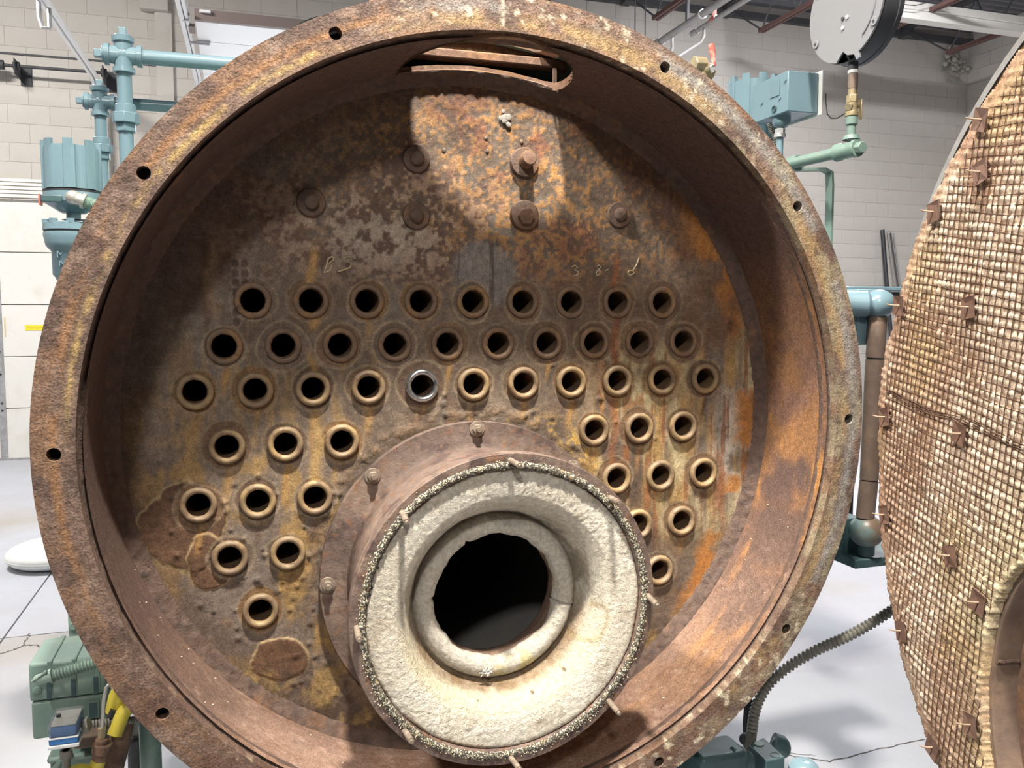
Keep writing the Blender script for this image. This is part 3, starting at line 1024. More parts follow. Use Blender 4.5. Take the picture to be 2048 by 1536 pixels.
# tube sheet -------------------------------------------------
PIT = 0.125
ZR = [1.6298, 1.5298, 1.4327, 1.3098, 1.1836, 1.0599, 0.9332]
US = [[-4, -3, -2, -1, 0, 1, 2, 3, 4], [-4.5, -3.5, -2.5, -1.5, -.5, .5, 1.5, 2.5, 3.5, 4.5], [-5, -4, -3, -2, -1, 0, 1, 2, 3, 4, 5],
      [-4.5, -3.5, -2.5, 2.5, 3.5, 4.5], [-5, -4, -3, 3, 4, 5], [-4.5, -3.5, 3.5, 4.5], [-4, 4]]
HOLES = [(u * PIT, z, r) for r, (z, us) in enumerate(zip(ZR, US)) for u in us]
FX, FZ = -0.004, 0.980
HRI = 0.0272
G = 0.0027
xs = np.arange(-.81, .8101, G)
zs = np.arange(ZC - .81, ZC + .8101, G)
Xg, Zg = np.meshgrid(xs, zs, indexing='ij')
X, Z = Xg.ravel(), Zg.ravel()
nx, nz = len(xs), len(zs)
ii, jj = np.meshgrid(np.arange(nx - 1), np.arange(nz - 1), indexing='ij')
ii, jj = ii.ravel(), jj.ravel()
Q = np.stack([ii * nz + jj, (ii + 1) * nz + jj, (ii + 1) * nz + jj + 1, ii * nz + jj + 1], 1)
cx, cz = X[Q].mean(1), Z[Q].mean(1)
keep = np.hypot(cx, cz - ZC) < .792
keep &= np.hypot(cx - FX, cz - FZ) > .30
for hx, hz, _ in HOLES:
    keep &= np.hypot(cx - hx, cz - hz) > .0305
Q = Q[keep]
P2 = np.stack([X, Z, X * 0], 1)
zl = Z - ZC
N1 = fbm(P2, (5, 5, 1), 101)
N2 = fbm(P2, (14, 14, 1), 111)
N3 = fbm(P2, (40, 40, 1), 121, 3)
N4 = fbm(P2, (115, 115, 1), 123, 3)
NS = fbm(P2, (34, 3.2, 1), 131)          # vertical streaks
NS2 = fbm(P2, (80, 6, 1), 141)
c = np.tile(np.array([[0.135, 0.100, 0.075]]), (len(X), 1))
c = mixc(c, (0.160, 0.132, 0.110), sst(N1, .45, .62) * .8)
c = mixc(c, (0.105, 0.068, 0.048), sst(N2, .52, .66) * .7)
topz = sst(zl, .26, .42)
c = mixc(c, (0.125, 0.076, 0.055), topz * sst(N2, .34, .6) * .9)
c = mixc(c, (0.33, 0.165, 0.05), topz * sst(N3 * .3 + N4 * .5 + N1 * .2, .47, .58) * .8 * np.exp(-((X - .1) / .45) ** 2))
c = mixc(c, (0.17, 0.065, 0.038), topz * sst(N2 * .5 + N3 * .5, .53, .62) * .7 * np.exp(-((X - .1) / .35) ** 2))
crust_ = topz * sst(N2 * .35 + N3 * .35 + N4 * .3, .5, .57) * np.exp(-((X + .2) / .26) ** 2 - ((zl - .42) / .16) ** 2)
c = mixc(c, (0.34, 0.30, 0.25), crust_ * .75)
# bare grey scale under the spot of light, with dark runs
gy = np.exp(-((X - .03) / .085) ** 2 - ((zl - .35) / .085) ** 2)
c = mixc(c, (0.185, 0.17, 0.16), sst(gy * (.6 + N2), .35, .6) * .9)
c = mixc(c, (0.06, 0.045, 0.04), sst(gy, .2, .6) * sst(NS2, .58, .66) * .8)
# streaked ochre field, lower right
fr = sst(X, .22, .36) * (1 - sst(zl, .12, .26)) * sst(zl, -.42, -.2)
c = mixc(c, (0.35, 0.225, 0.09), fr * sst(NS, .36, .60) * .95)
c = mixc(c, (0.42, 0.36, 0.22), fr * sst(fbm(P2, (22, 4, 1), 151), .50, .66) * .85)
c = mixc(c, (0.46, 0.45, 0.40), np.exp(-((X - .72) / .06) ** 2 - ((zl + .07) / .14) ** 2) * sst(N2, .34, .55) * 1.1)
c = mixc(c, (0.22, 0.085, 0.035), fr * sst(NS2, .56, .66) * .8)
# centre band
fc = np.exp(-((zl - .02) / .16) ** 2) * (1 - sst(X, .3, .5)) * sst(X, -.75, -.6)
c = mixc(c, (0.19, 0.15, 0.115), fc * sst(NS, .4, .62) * .7)
c = mixc(c, (0.32, 0.20, 0.075), fc * sst(NS2 * .5 + N1 * .5, .52, .63) * .7)
fl = (1 - sst(X, -.3, -.15)) * (1 - sst(zl, -.02, .12))
c = mixc(c, (0.185, 0.142, 0.115), fl * sst(N1, .38, .6) * .7)
c = mixc(c, (0.36, 0.22, 0.07), fl * sst(N2 * .5 + NS * .5, .50, .62) * .65)
# orange rust along the right edge
rr = np.hypot(X, zl)
c = mixc(c, (0.38, 0.16, 0.04), sst(rr, .70, .745) * sst(X, .5, .62) * sst(N2, .42, .6) * .9)
c = mixc(c, (0.13, 0.068, 0.04), sst(X, .5, .62) * sst(zl, .12, .2) * (1 - sst(zl, .3, .42)) * sst(N1, .4, .55) * .8)
c = mixc(c, (0.08, 0.05, 0.038), sst(rr, .70, .76) * (1 - sst(X, .45, .6)) * .6)
# scabs of thick dark scale with pale rims
relief = (N3 - .5) * .0012
for sx_, sz_, w_, h_ in ((-.655, -.21 + .0, .085, .11), (-.46, -.54, .065, .045), (-.60, -.30, .05, .06)):
    d_ = np.hypot((X - sx_) / w_, (zl - sz_) / h_) + (N2 - .5) * .9
    c = mixc(c, (0.115, 0.062, 0.036), 1 - sst(d_, .95, 1.0))
    c = mixc(c, (0.40, 0.29, 0.15), np.exp(-((d_ - 1.0) / .035) ** 2) * .8)
    relief += (1 - sst(d_, .93, 1.02)) * .003
# crusty lower part
fb_ = 1 - sst(zl, -.60, -.50)
c = mixc(c, (0.30, 0.20, 0.08), fb_ * sst(N2, .45, .62) * .8)
c = mixc(c, (0.06, 0.04, 0.03), fb_ * sst(N3, .5, .65) * .7)
relief += fb_ * (N2 - .4) * .007
# crust round the furnace flange
rf = np.hypot(X - FX, Z - FZ)
af = np.degrees(np.arctan2(Z - FZ, X - FX)) % 360
ring_ = np.exp(-((rf - .385) / .016) ** 2)
c = mixc(c, (0.17, 0.115, 0.075), ring_ * sst(N3, .35, .55))
c = mixc(c, (0.40, 0.25, 0.06), np.exp(-((rf - .40) / .026) ** 2) * np.exp(-((af - 47) / 16) ** 2) * sst(N3 * .5 + N4 * .5, .46, .56))
relief += ring_ * (N3 - .3) * .010 * sst(af, 20, 40) * (1 - sst(af, 170, 200))
# blisters
for q_ in range(150):
    bx, bz = rng.uniform(-.72, -.22), rng.uniform(-.62, -.1)
    if q_ > 100:
        bx, bz = rng.uniform(-.1, .7), rng.uniform(-.1, .25)
    if math.hypot(bx, bz) > .74:
        continue
    br = rng.uniform(.004, .0075)
    d2 = (X - bx) ** 2 + (zl - bz) ** 2
    sel = d2 < (3 * br) ** 2
    g_ = np.exp(-d2[sel] / br ** 2)
    relief[sel] += g_ * .0035
    cc = c[sel]
    c[sel] = cc * (1 - .45 * g_[:, None])
# tubes: halo, crust edge, runs below
run_len = {0: .10, 1: .12, 2: .16, 3: .15, 4: .12, 5: .10, 6: .08}
for k, (hx, hz, r) in enumerate(HOLES):
    dx, dz = X - hx, Z - hz
    sel = (np.abs(dx) < .075) & (dz < .075) & (dz > -.3)
    dd = np.hypot(dx[sel], dz[sel]) + (N2[sel] - .5) * .022
    hl = .050 + .004 * rng.standard_normal()
    tone = [(0.12, 0.075, 0.05), (0.155, 0.095, 0.055), (0.19, 0.105, 0.045), (0.14, 0.10, 0.075)][int(rng.integers(4))]
    s_ = c[sel]
    s_ = mixc(s_, tone, (1 - sst(dd, hl - .004, hl + .003)) * .85)
    s_ = mixc(s_, (0.30, 0.235, 0.155), np.exp(-((dd - hl) / .0028) ** 2) * .75 * rng.uniform(.4, 1))
    L = run_len[r] * rng.uniform(.5, 1.3)
    m_ = np.exp(-((dx[sel] + .006 * np.sin(dz[sel] * 40)) / (.006 + .004 * rng.random())) ** 2) * sst(-dz[sel], .035, .06) * (1 - sst(-dz[sel], L * .5, L))
    colr = (0.36, 0.20, 0.06) if rng.random() < .6 else (0.10, 0.055, 0.035)
    s_ = mixc(s_, colr, m_ * rng.uniform(.3, .95))
    c[sel] = s_
    relief[sel] += (1 - sst(dd, hl - .006, hl)) * -.0008
# the long runs seen down the left and right
for lx, z0, z1, w_, col_, s_ in ((-.372, .40, .22, .010, (0.37, 0.22, 0.08), .9), (-.375, .16, .10, .008, (.36, .21, .07), .9), (-.368, .02, -.18, .013, (0.40, 0.26, 0.10), .9), (-.25, .10, -.01, .007, (.34, .24, .11), .6),
                                 (.37, .40, .24, .008, (0.25, 0.09, 0.03), .8), (.37, .24, .05, .008, (.20, .07, .03), .8), (.37, .04, -.15, .010, (0.27, 0.10, 0.04), .8), (-.60, .42, .22, .009, (.09, .055, .04), .8), (-.585, .40, .25, .012, (.28, .18, .09), .5)):
    m_ = np.exp(-((X - lx + .006 * np.sin(zl * 45)) / w_) ** 2) * sst(zl, z1 - .02, z1 + .02) * (1 - sst(zl, z0 - .02, z0 + .02))
    c = mixc(c, col_, m_ * s_ * (.5 + N2))
# two short columns of round dark marks, upper left
for lx in (-.535, -.515):
    for q_ in range(7 if lx < -.52 else 5):
        d_ = np.hypot((X - lx) / .008, (zl - (.36 - q_ * .021)) / .0105)
        c = mixc(c, (0.06, 0.032, 0.026), (1 - sst(d_, .8, 1.1)) * .8)
        c = mixc(c, (0.22, 0.18, 0.155), np.exp(-((d_ - 1.25) / .2) ** 2) * .35)
c *= ((0.80 + .4 * N3) * (0.72 + .56 * N4))[:, None]
relief += (N4 - .5) * .0016 * (.35 + topz)
SVt = np.stack([X, -relief, Z], 1)
sheet = mesh_obj('tube_sheet', SVt, Q, M['sheet'], boiler, smooth=180, org=(0, 0, ZC), cols=np.clip(c, 0.01, 1))

# chalk marks on the tube sheet
def chalk(strokes):
    mb = MB()
    for s_ in strokes:
        P = [at(a, b, y=-.0015) for a, b in s_]
        mb.tube(P, .0018, 5)
    return mb


ck = chalk([[(648, 546), (654, 528), (657, 516)], [(655, 518), (664, 513), (668, 519), (658, 527), (664, 532), (660, 541), (650, 545)],
            [(688, 516), (700, 513), (694, 523), (703, 527), (700, 535), (688, 540), (676, 543)]])
ck.build('chalk_marks', M['chalk'], sheet)
ck = chalk([[(1143, 534), (1150, 531), (1155, 535), (1149, 540), (1157, 543), (1156, 549), (1148, 552)],
            [(1194, 533), (1199, 530), (1202, 534), (1197, 539), (1192, 546), (1194, 551), (1199, 549), (1200, 543), (1197, 539)],
            [(1211, 541), (1217, 539)],
            [(1258, 549), (1255, 545), (1259, 541), (1266, 541), (1268, 546), (1263, 550), (1257, 549)], [(1266, 541), (1273, 530), (1278, 516)]])
ck.build('chalk_marks', M['chalk'], sheet)


# fire tubes
def torus_bm(R, r, n=40, m=12, jit=0.0, squash=1.0):
    rings = []
    for i in range(n):
        a = 2 * PI * i / n
        e = 1 + jit * (random.random() - .5)
        rings.append([Vector(((R + r * e * math.cos(2 * PI * k / m)) * math.cos(a), r * e * squash * math.sin(2 * PI * k / m), (R + r * e * math.cos(2 * PI * k / m)) * math.sin(a))) for k in range(m)])
    return MB().loft(rings, close=True)


bead_low = [torus_bm(.0325, .0072, jit=.08, squash=1.25) for _ in range(3)]
bead_top = [torus_bm(.0330, .0068, jit=.18, squash=.8) for _ in range(3)]
base = {}
for k, (hx, hz, r) in enumerate(HOLES):
    shiny = r == 2 and abs(hx + .125) < .01
    if 'bore' not in base:
        mb = MB().lathe([(HRI + .0005, -.006), (HRI, .02), (HRI, .8), (HRI, 1.2), (.001, 1.2)], (0, 0, 0), (0, 1, 0), 32)
        ft = mb.build('fire_tube', M['tube_in'], boiler, smooth=60, org=(0, 0, 0))
        base['bore'] = ft
        WL[ft.name] = Vector((hx, 0, hz))
        ft.location = WL[ft.name]
    else:
        ft = copy_part(base['bore'], boiler, (hx, 0, hz))
    kind = 'shiny' if shiny else ('low' if r >= 2 else 'top')
    v_ = k % 3
    kk = (kind, v_)
    loc = Vector((hx, -.006 if kind != 'top' else -.002, hz))
    if kk not in base:
        mb = (bead_top if kind == 'top' else bead_low)[v_]
        mm = M['bead_shiny'] if shiny else (M['bead_top'] if kind == 'top' else M['bead'])
        b = mb.build('bead', mm, ft, smooth=60, org=(0, 0, 0))
        base[kk] = b
        WL[b.name] = loc
        b.location = loc - WL[ft.name]
    else:
        b = copy_part(base[kk], ft, loc)
    b.rotation_euler = (0, rng.uniform(0, 6.28), 0)
    if shiny:
        b['label'] = 'bright bare metal tube end'

# stay bolts
SB = [(-.133, 1.955, 0), (.128, 1.960, 1), (-.135, 1.826, 0), (.128, 1.836, 2), (-.371, 1.847, 0), (.377, 1.846, 0)]
for x, z, kd in SB:
    mb = MB()
    R_ = .036 if kd else .032
    mb.lathe([(R_, .003), (R_, -.004 - .002 * kd), (R_ * .93, -.008 - .003 * kd), (.012, -.009 - .003 * kd)], (x, 0, z), (0, 1, 0), 28)
    s_ = mb.build('stay_bolt', M['rust_dark'], boiler, smooth=50)
    if kd:
        if kd == 1:
            MB().lathe([(.018, 0), (.0185, -.03), (.016, -.036), (.003, -.038)], (x, -.008, z + .002), (0, 1, -.12), 18, cap1=True).build('stud_end', M['rust'], s_, smooth=50)
        else:
            MB().hexa((x, -.008, z - .004), (x, -.026, z - .004), .021).build('stud_end', M['rust'], s_, bevel=.003)
    else:
        MB().lathe([(.0165, 0), (.016, -.008), (.012, -.011), (.002, -.012)], (x, -.008, z), (0, 1, 0), 18, cap1=True).build('stud_end', M['rust_dark'], s_, smooth=50)
mb = MB()
for q_ in range(26):
    c_ = at(1010 + rng.normal(0, 7), 236 + rng.normal(0, 6), y=-.004)
    mb.ball(c_, rng.uniform(.003, .007), 8, (1, .6, 1))
mb.build('slag_lump', mat('gray_slag', (.27, .25, .23), .8), sheet)
for px, py in ((975, 302), (1043, 283), (888, 300), (972, 276)):
    MB().ball(at(px, py, y=-.001), .005, 10, (1, .5, 1)).build('weld_drop', M['rust_smooth'], sheet)

# furnace tube behind the burner nozzle
MB().lathe([(.297, -.14), (.27, -.12), (.265, .2), (.265, 2.0), (.001, 2.02)], (FX, 0, FZ), (0, 1, 0), 72).build('furnace_tube', M['furnace'], boiler, smooth=60)

# burner nozzle ---------------------------------------------
noz = MB()
AX = (FX, 0, FZ)
noz.lathe([(.295, -.012), (.3665, -.012), (.3665, -.028), (.3650, -.030), (.318, -.030), (.306, -.036), (.303, -.045), (.303, -.272), (.3325, -.274), (.3340, -.276), (.3340, -.304), (.3325, -.3055), (.304, -.3055), (.300, -.29), (.298, -.14), (.298, .0)], AX, (0, 1, 0), 180)
nozzle = noz.build('burner_nozzle', M['nozzle'], boiler, smooth=35, org=AX)
for k in range(8):
    a = math.radians(89.2 + 45 * k)
    c_ = Vector((FX + .349 * math.cos(a), -.030, FZ + .349 * math.sin(a)))
    mb = MB()
    mb.lathe([(.0185, 0), (.0185, -.003), (.007, -.0035)], c_, (0, 1, 0), 24)
    mb.hexa(c_ + Vector((0, -.003, 0)), c_ + Vector((0, -.014, 0)), .0125)
    mb.cyl(c_, c_ + Vector((0, -.024, 0)), .0062, n=12)
    mb.build('flange_bolt', M['bolt'], nozzle, bevel=.0008)
for k in range(8):
    a = math.radians(90 + 45 * k)
    c_ = Vector((FX + .319 * math.cos(a), -.300, FZ + .319 * math.sin(a)))
    tilt = Vector((random.uniform(-.006, .008), -.052, random.uniform(-.009, .004)))
    mb = MB().cyl(c_, c_ + tilt, .0062, n=14).cyl(c_ + tilt * .98, c_ + tilt * 1.12, .0038, n=10)
    mb.build('stud', M['bolt'], nozzle)
# woven rope gasket
rings = []
for i in range(400):
    a = 2 * PI * i / 400
    wv = .0012 * math.sin(i * 1.9) + random.uniform(-.0014, .0014)
    Rg = .3095 + .0022 * math.sin(a * 3 + 1)
    rings.append([Vector((FX + (Rg + (.0075 + wv) * math.cos(t_)) * math.cos(a), -.3055 + (.0045 + wv) * math.sin(t_), FZ + (Rg + (.0075 + wv) * math.cos(t_)) * math.sin(a))) for t_ in np.linspace(0, 2 * PI, 9)[:-1]])
MB().loft(rings, close=True).build('rope_gasket', M['rope'], nozzle, smooth=180, org=AX)
mb = MB()
for q_ in range(800):
    a = random.gauss(-PI / 2, 1.5) if q_ % 3 else random.uniform(0, 2 * PI)
    R_ = random.gauss(.313, .0048)
    mb.box((FX + R_ * math.cos(a), -.3085 + random.uniform(-.002, .002), FZ + R_ * math.sin(a)), [random.uniform(.0007, .0022) for _ in range(3)], Matrix.Rotation(random.uniform(0, 3), 3, 'Y'))
o = mb.build('fiber_crumb', mat('fiber_crumb', (.72, .66, .48), .95, layers=[((.5, .38, .16), 60, .55, .62)], rand=False), nozzle, smooth=0)
o['kind'] = 'stuff'

# refractory cone, lathed densely so that lumps and stains sit on the mesh
pf = [(.3015, -.245), (.3015, -.292), (.299, -.2965), (.290, -.298), (.262, -.2975), (.240, -.294), (.226, -.286), (.214, -.268), (.204, -.243), (.196, -.219), (.190, -.203), (.1865, -.199), (.183, -.202), (.180, -.210), (.172, -.219), (.160, -.2225), (.150, -.220), (.1425, -.212), (.139, -.200), (.1385, -.17), (.147, -.155), (.150, -.125), (.297, -.12)]
fine = []
for (r0, y0), (r1, y1) in zip(pf[:-1], pf[1:]):
    m_ = max(1, int(math.hypot(r1 - r0, y1 - y0) / .004))
    fine += [(r0 + (r1 - r0) * q_ / m_, y0 + (y1 - y0) * q_ / m_) for q_ in range(m_)]
fine.append(pf[-1])
N = 420
fr_ = np.array(fine)
A = np.linspace(0, 2 * PI, N, endpoint=False)
AA, KK = np.meshgrid(A, np.arange(len(fr_)), indexing='ij')
AA, KK = AA.ravel(), KK.ravel()
R0, Y0 = fr_[KK, 0], fr_[KK, 1]
RVx = np.stack([R0 * np.cos(AA), Y0, R0 * np.sin(AA)], 1)
face_ = sst(R0, .225, .245)
lump = fbm(RVx, (290, 290, 290), 201, 4) - .5
lump2 = fbm(RVx, (16, 16, 16), 205, 3) - .5
lipm = sst(-Y0, .1, .19) * (1 - sst(R0, .178, .184))
Y1 = Y0 - face_ * (lump * .0048 + lump2 * .0025) - (1 - face_) * lump2 * .002 * (Y0 < -.1) - (1 - face_) * lump * .002
R1 = R0 + lipm * ((fbm(RVx, (26, 26, 26), 207, 3) - .5) * .016 * (R0 < .1425) + lump2 * .004) + np.where(KK < 6, lump2 * .012, 0)
adeg = np.degrees(AA) % 360
notch = np.exp(-((adeg - 176) / 2.0) ** 2) + np.exp(-((adeg - 118) / 1.8) ** 2) + np.exp(-((adeg - 350) / .9) ** 2)
R1 = R1 + lipm * notch * .006
Y1 = Y1 + lipm * np.exp(-((adeg - 349) / .8) ** 2) * .006
RV = np.stack([FX + R1 * np.cos(AA), Y1, FZ + R1 * np.sin(AA)], 1)
c = np.tile(np.array([[0.74, 0.68, 0.57]]), (len(RV), 1))
c = mixc(c, (0.78, 0.74, 0.65), face_ * sst(fbm(RVx, (10, 10, 10), 211), .4, .6) * .8)
c = mixc(c, (0.52, 0.43, 0.33), face_ * sst(fbm(RVx, (18, 18, 18), 213), .56, .7) * .5)
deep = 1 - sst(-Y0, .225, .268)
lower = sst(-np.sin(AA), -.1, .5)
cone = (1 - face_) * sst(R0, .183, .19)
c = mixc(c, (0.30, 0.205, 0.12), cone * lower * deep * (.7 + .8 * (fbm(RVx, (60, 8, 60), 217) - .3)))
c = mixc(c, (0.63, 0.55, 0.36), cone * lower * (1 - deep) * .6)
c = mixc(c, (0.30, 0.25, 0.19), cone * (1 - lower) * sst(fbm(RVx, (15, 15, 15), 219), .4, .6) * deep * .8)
c = mixc(c, (0.22, 0.17, 0.12), np.exp(-((R0 - .186) / .0035) ** 2) * (Y0 > -.225) * .85)
soot = np.exp(-((adeg - 90) / 33) ** 2) * lipm * sst(fbm(RVx, (24, 24, 24), 223), .38, .58) * sst(R0, .15, .165)
c = mixc(c, (0.17, 0.145, 0.12), soot)
c = mixc(c, (0.70, 0.67, 0.61), lipm * .55)
c = mixc(c, (0.70, 0.61, 0.30), lipm * np.exp(-((adeg - 290) / 28) ** 2) * sst(fbm(RVx, (30, 10, 30), 227), .4, .6) * .8)
c = mixc(c, (0.11, 0.08, 0.06), lipm * np.exp(-((R0 - .178) / .006) ** 2) * np.exp(-((adeg - 325) / 16) ** 2) * sst(fbm(RVx, (50, 50, 50), 229, 3), .4, .55))
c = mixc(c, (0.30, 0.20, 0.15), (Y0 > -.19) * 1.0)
c = mixc(c, (0.30, 0.17, 0.07), sst(R0, .292, .299) * sst(fbm(RVx, (26, 26, 26), 231), .5, .62) * .8)
# water stain outline like a loose loop, lower right of the cone
stl = [at(*p_, y=-.285) for p_ in ((1193, 1222), (1198, 1212), (1208, 1212), (1214, 1226), (1212, 1240), (1206, 1258), (1200, 1272), (1188, 1282), (1172, 1288), (1156, 1291))]
for a_, b_ in zip(stl[:-1], stl[1:]):
    for q_ in np.linspace(0, 1, 5)[:-1]:
        p_ = a_.lerp(b_, q_)
        d_ = np.hypot(RV[:, 0] - p_.x, RV[:, 2] - p_.z)
        c = mixc(c, (0.44, 0.34, 0.19), np.exp(-(d_ / .0042) ** 2) * .45 * (Y0 < -.2))
for px, py, rr_ in ((1128, 1338, .006), (1064, 1385, .006), (955, 1401, .004), (1148, 1252, .0035)):
    p_ = at(px, py, y=-.262)
    d_ = np.sqrt((RV[:, 0] - p_.x) ** 2 + (RV[:, 2] - p_.z) ** 2 + (RV[:, 1] - p_.y) ** 2 * .3)
    c = mixc(c, (0.22, 0.16, 0.11), (1 - sst(d_, rr_ * .6, rr_)) * (Y0 < -.2))
nk = len(fr_)
ii, jj = np.meshgrid(np.arange(N), np.arange(nk - 1), indexing='ij')
ii, jj = ii.ravel(), jj.ravel()
i2 = (ii + 1) % N
Q = np.stack([ii * nk + jj, ii * nk + jj + 1, i2 * nk + jj + 1, i2 * nk + jj], 1)
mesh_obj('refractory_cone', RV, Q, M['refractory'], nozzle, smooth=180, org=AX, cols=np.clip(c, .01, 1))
mb = MB()
p0 = at(973, 1345, y=-.225)
for q_ in range(7):
    mb.tube([p0, p0 + Vector((random.uniform(-.012, .012), -.004, random.uniform(-.012, .016))), p0 + Vector((random.uniform(-.018, .018), -.002, random.uniform(-.01, .022)))], [.004, .003, .001], 6)
mb.build('fiber_tuft', mat('gray_fiber', (.55, .53, .5), .9), nozzle)
mb = MB()
for px, py in ((756, 1136), (744, 1176), (740, 1190), (1281, 1100), (1278, 1170)):
    mb.box(at(px, py, y=-.299), (.003, .003, .005), Matrix.Rotation(random.random(), 3, 'Y'))
mb.build('dark_chip', M['black'], nozzle)

# saddle under the front of the boiler and skid beams
def saddle(yv, x0, x1, zb, t_):
    poly = []
    for a in np.linspace(math.asin(max(-1, min(1, x0 / (RO + .004)))), math.asin(min(1, x1 / (RO + .004))), 30):
        r_ = RO + .006
        poly.append(Vector((r_ * math.sin(a), yv, ZC - r_ * math.cos(a))))
    poly += [Vector((x1 + .02, yv, zb)), Vector((x0 - .02, yv, zb))]
    return MB().prism(poly, (0, t_, 0))


saddle(-.14, -.62, .52, .12, .02).build('saddle', M['teal_dark'], boiler)
saddle(1.9, -.62, .62, .12, .02).build('saddle', M['teal_dark'], boiler)
for x in (-.55, .5):
    MB().box2((x - .06, -.2, 0), (x + .06, 2.2, .014)).box2((x - .006, -.2, .014), (x + .006, 2.2, .106)).box2((x - .06, -.2, .106), (x + .06, 2.2, .12)).build('skid_beam', M['teal_dark'], boiler, smooth=0)
mb = MB()
for q_ in range(60):
    a = random.uniform(math.radians(196), math.radians(344))
    r_ = RS - .001
    yv = random.uniform(-.23, -.04)
    mb.ball((r_ * math.cos(a), yv, ZC + r_ * math.sin(a)), random.uniform(.001, .0028), 6, (1, 1, .5))
for px, py in ((1327, 1396), (1339, 1397)):
    mb.ball(at(px, py, y=-.17), .0035, 8, (1, 1, .6))
o = mb.build('rust_flake', mat('pale_flake', (.55, .45, .34), .9), boiler)
o['kind'] = 'stuff'

# ------------------------------------------------------------------ the swung-open round door
DC = Vector((0.6617, -1.1726, 1.3033))
DTH = -1.8126
DH = Vector((math.cos(DTH), math.sin(DTH), 0))      # from hinge to free edge
DN = Vector((DH.y, -DH.x, 0))                       # inward, faces the camera
if DN.x > 0:
    DN = -DN
HC, HRD = (0.0, -.3842), .395


def dp(h, z, d=0.0):
    return DC + DH * h + Vector((0, 0, z)) + DN * d


door = thing('boiler_door', 'round boiler door swung open at right, lined with wire mesh over pale fiber', 'door', dp(0, -.86))
DTILT = math.radians(-8)
GP = .0165
ct, sn = math.cos(DTILT), math.sin(DTILT)
gs = GP / 4
g1 = np.arange(-.86, .86, gs)
Ug, Vg = np.meshgrid(g1, g1, indexing='ij')
U_, V_ = Ug.ravel(), Vg.ravel()
H_, Z_ = U_ * ct - V_ * sn, U_ * sn + V_ * ct
P3 = np.stack([H_, Z_, H_ * 0], 1)
ED = np.array([(-180, .828), (-167, .822), (-155, .824), (-140, .82), (-120, .815), (-90, .82), (0, .825), (90, .83), (112, .852), (118, .842), (128, .832), (140, .826), (152, .826), (160, .824), (168, .838), (180, .830)])
ad = np.degrees(np.arctan2(Z_, H_))
edge = np.interp(ad, ED[:, 0], ED[:, 1]) + (fbm(P3, (22, 22, 1), 301, 3) - .5) * .022
rad = np.hypot(H_, Z_)
rh = np.hypot(H_ - HC[0], Z_ - HC[1])
hole_r = HRD + .004 + (fbm(P3, (16, 16, 1), 303, 3) - .5) * .03
fu = (U_ / GP) % 1.0
fv = (V_ / GP) % 1.0
pil = (np.sin(PI * fu) * np.sin(PI * fv)) ** .7
cellid = np.stack([np.floor(U_ / GP), np.floor(V_ / GP), U_ * 0 + 3], 1)
cn = _h(cellid[:, 0].astype(np.int64), cellid[:, 1].astype(np.int64), cellid[:, 2].astype(np.int64), 77)
rowb = .5 + .5 * np.sin(2 * PI * V_ / GP - PI / 2)
n5 = fbm(P3, (130, 130, 1), 311, 3)
hgt = pil * (.003 + .0045 * cn) + (n5 - .5) * .004 + (fbm(P3, (5, 5, 1), 307, 3) - .5) * .012
rim_ = sst(rad, edge - .05, edge)
hgt = hgt * (1 - .5 * rim_) - rim_ * .004
brown = sst(fbm(P3, (4.5, 4.5, 1), 313), .46, .60)
c = np.tile(np.array([[0.66, 0.52, 0.40]]), (len(U_), 1))
c = mixc(c, (0.72, 0.61, 0.49), sst(cn, .3, .8) * .8)
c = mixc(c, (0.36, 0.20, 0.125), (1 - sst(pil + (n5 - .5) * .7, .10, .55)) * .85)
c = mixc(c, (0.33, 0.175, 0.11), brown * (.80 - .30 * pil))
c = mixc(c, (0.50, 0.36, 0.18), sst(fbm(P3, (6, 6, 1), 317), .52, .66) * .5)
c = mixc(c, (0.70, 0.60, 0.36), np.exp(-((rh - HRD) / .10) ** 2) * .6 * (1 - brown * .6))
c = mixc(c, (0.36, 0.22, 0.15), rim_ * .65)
ng = len(g1)
ii, jj = np.meshgrid(np.arange(ng - 1), np.arange(ng - 1), indexing='ij')
ii, jj = ii.ravel(), jj.ravel()
Q = np.stack([ii * ng + jj, (ii + 1) * ng + jj, (ii + 1) * ng + jj + 1, ii * ng + jj + 1], 1)
inside = (rad < edge) & (rh > hole_r)
Q = Q[inside[Q].all(1)]
# free boundary gets a skirt back to the steel
E1 = np.concatenate([Q[:, [0, 1]], Q[:, [1, 2]], Q[:, [2, 3]], Q[:, [3, 0]]])
key = np.sort(E1, 1)
kk = key[:, 0].astype(np.int64) * (ng * ng) + key[:, 1]
uq, cnt = np.unique(kk, return_counts=True)
bd = E1[np.isin(kk, uq[cnt == 1])]
bv = np.unique(bd)
DV = np.array(DC)[None] + H_[:, None] * np.array(DH)[None] + hgt[:, None] * np.array(DN)[None]
DV[:, 2] += Z_
remap = {int(a): len(DV) + i for i, a in enumerate(bv)}
inw = np.where((rad[bv] > .7)[:, None], 1.0, 1.0)
DV2 = DV[bv] - np.array(DN)[None] * (hgt[bv] + .055)[:, None]
Qs = np.array([(a, remap[int(a)], remap[int(b)], b) for a, b in bd])
allV = np.concatenate([DV, DV2])
allC = np.concatenate([c, np.tile(np.array([[.34, .23, .15]]), (len(bv), 1))])
Qall = np.concatenate([Q, Qs])
used, inv = np.unique(Qall, return_inverse=True)
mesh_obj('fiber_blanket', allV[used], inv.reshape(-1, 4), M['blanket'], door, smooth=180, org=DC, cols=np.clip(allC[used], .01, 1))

# wire mesh over the fiber
mb = MB()


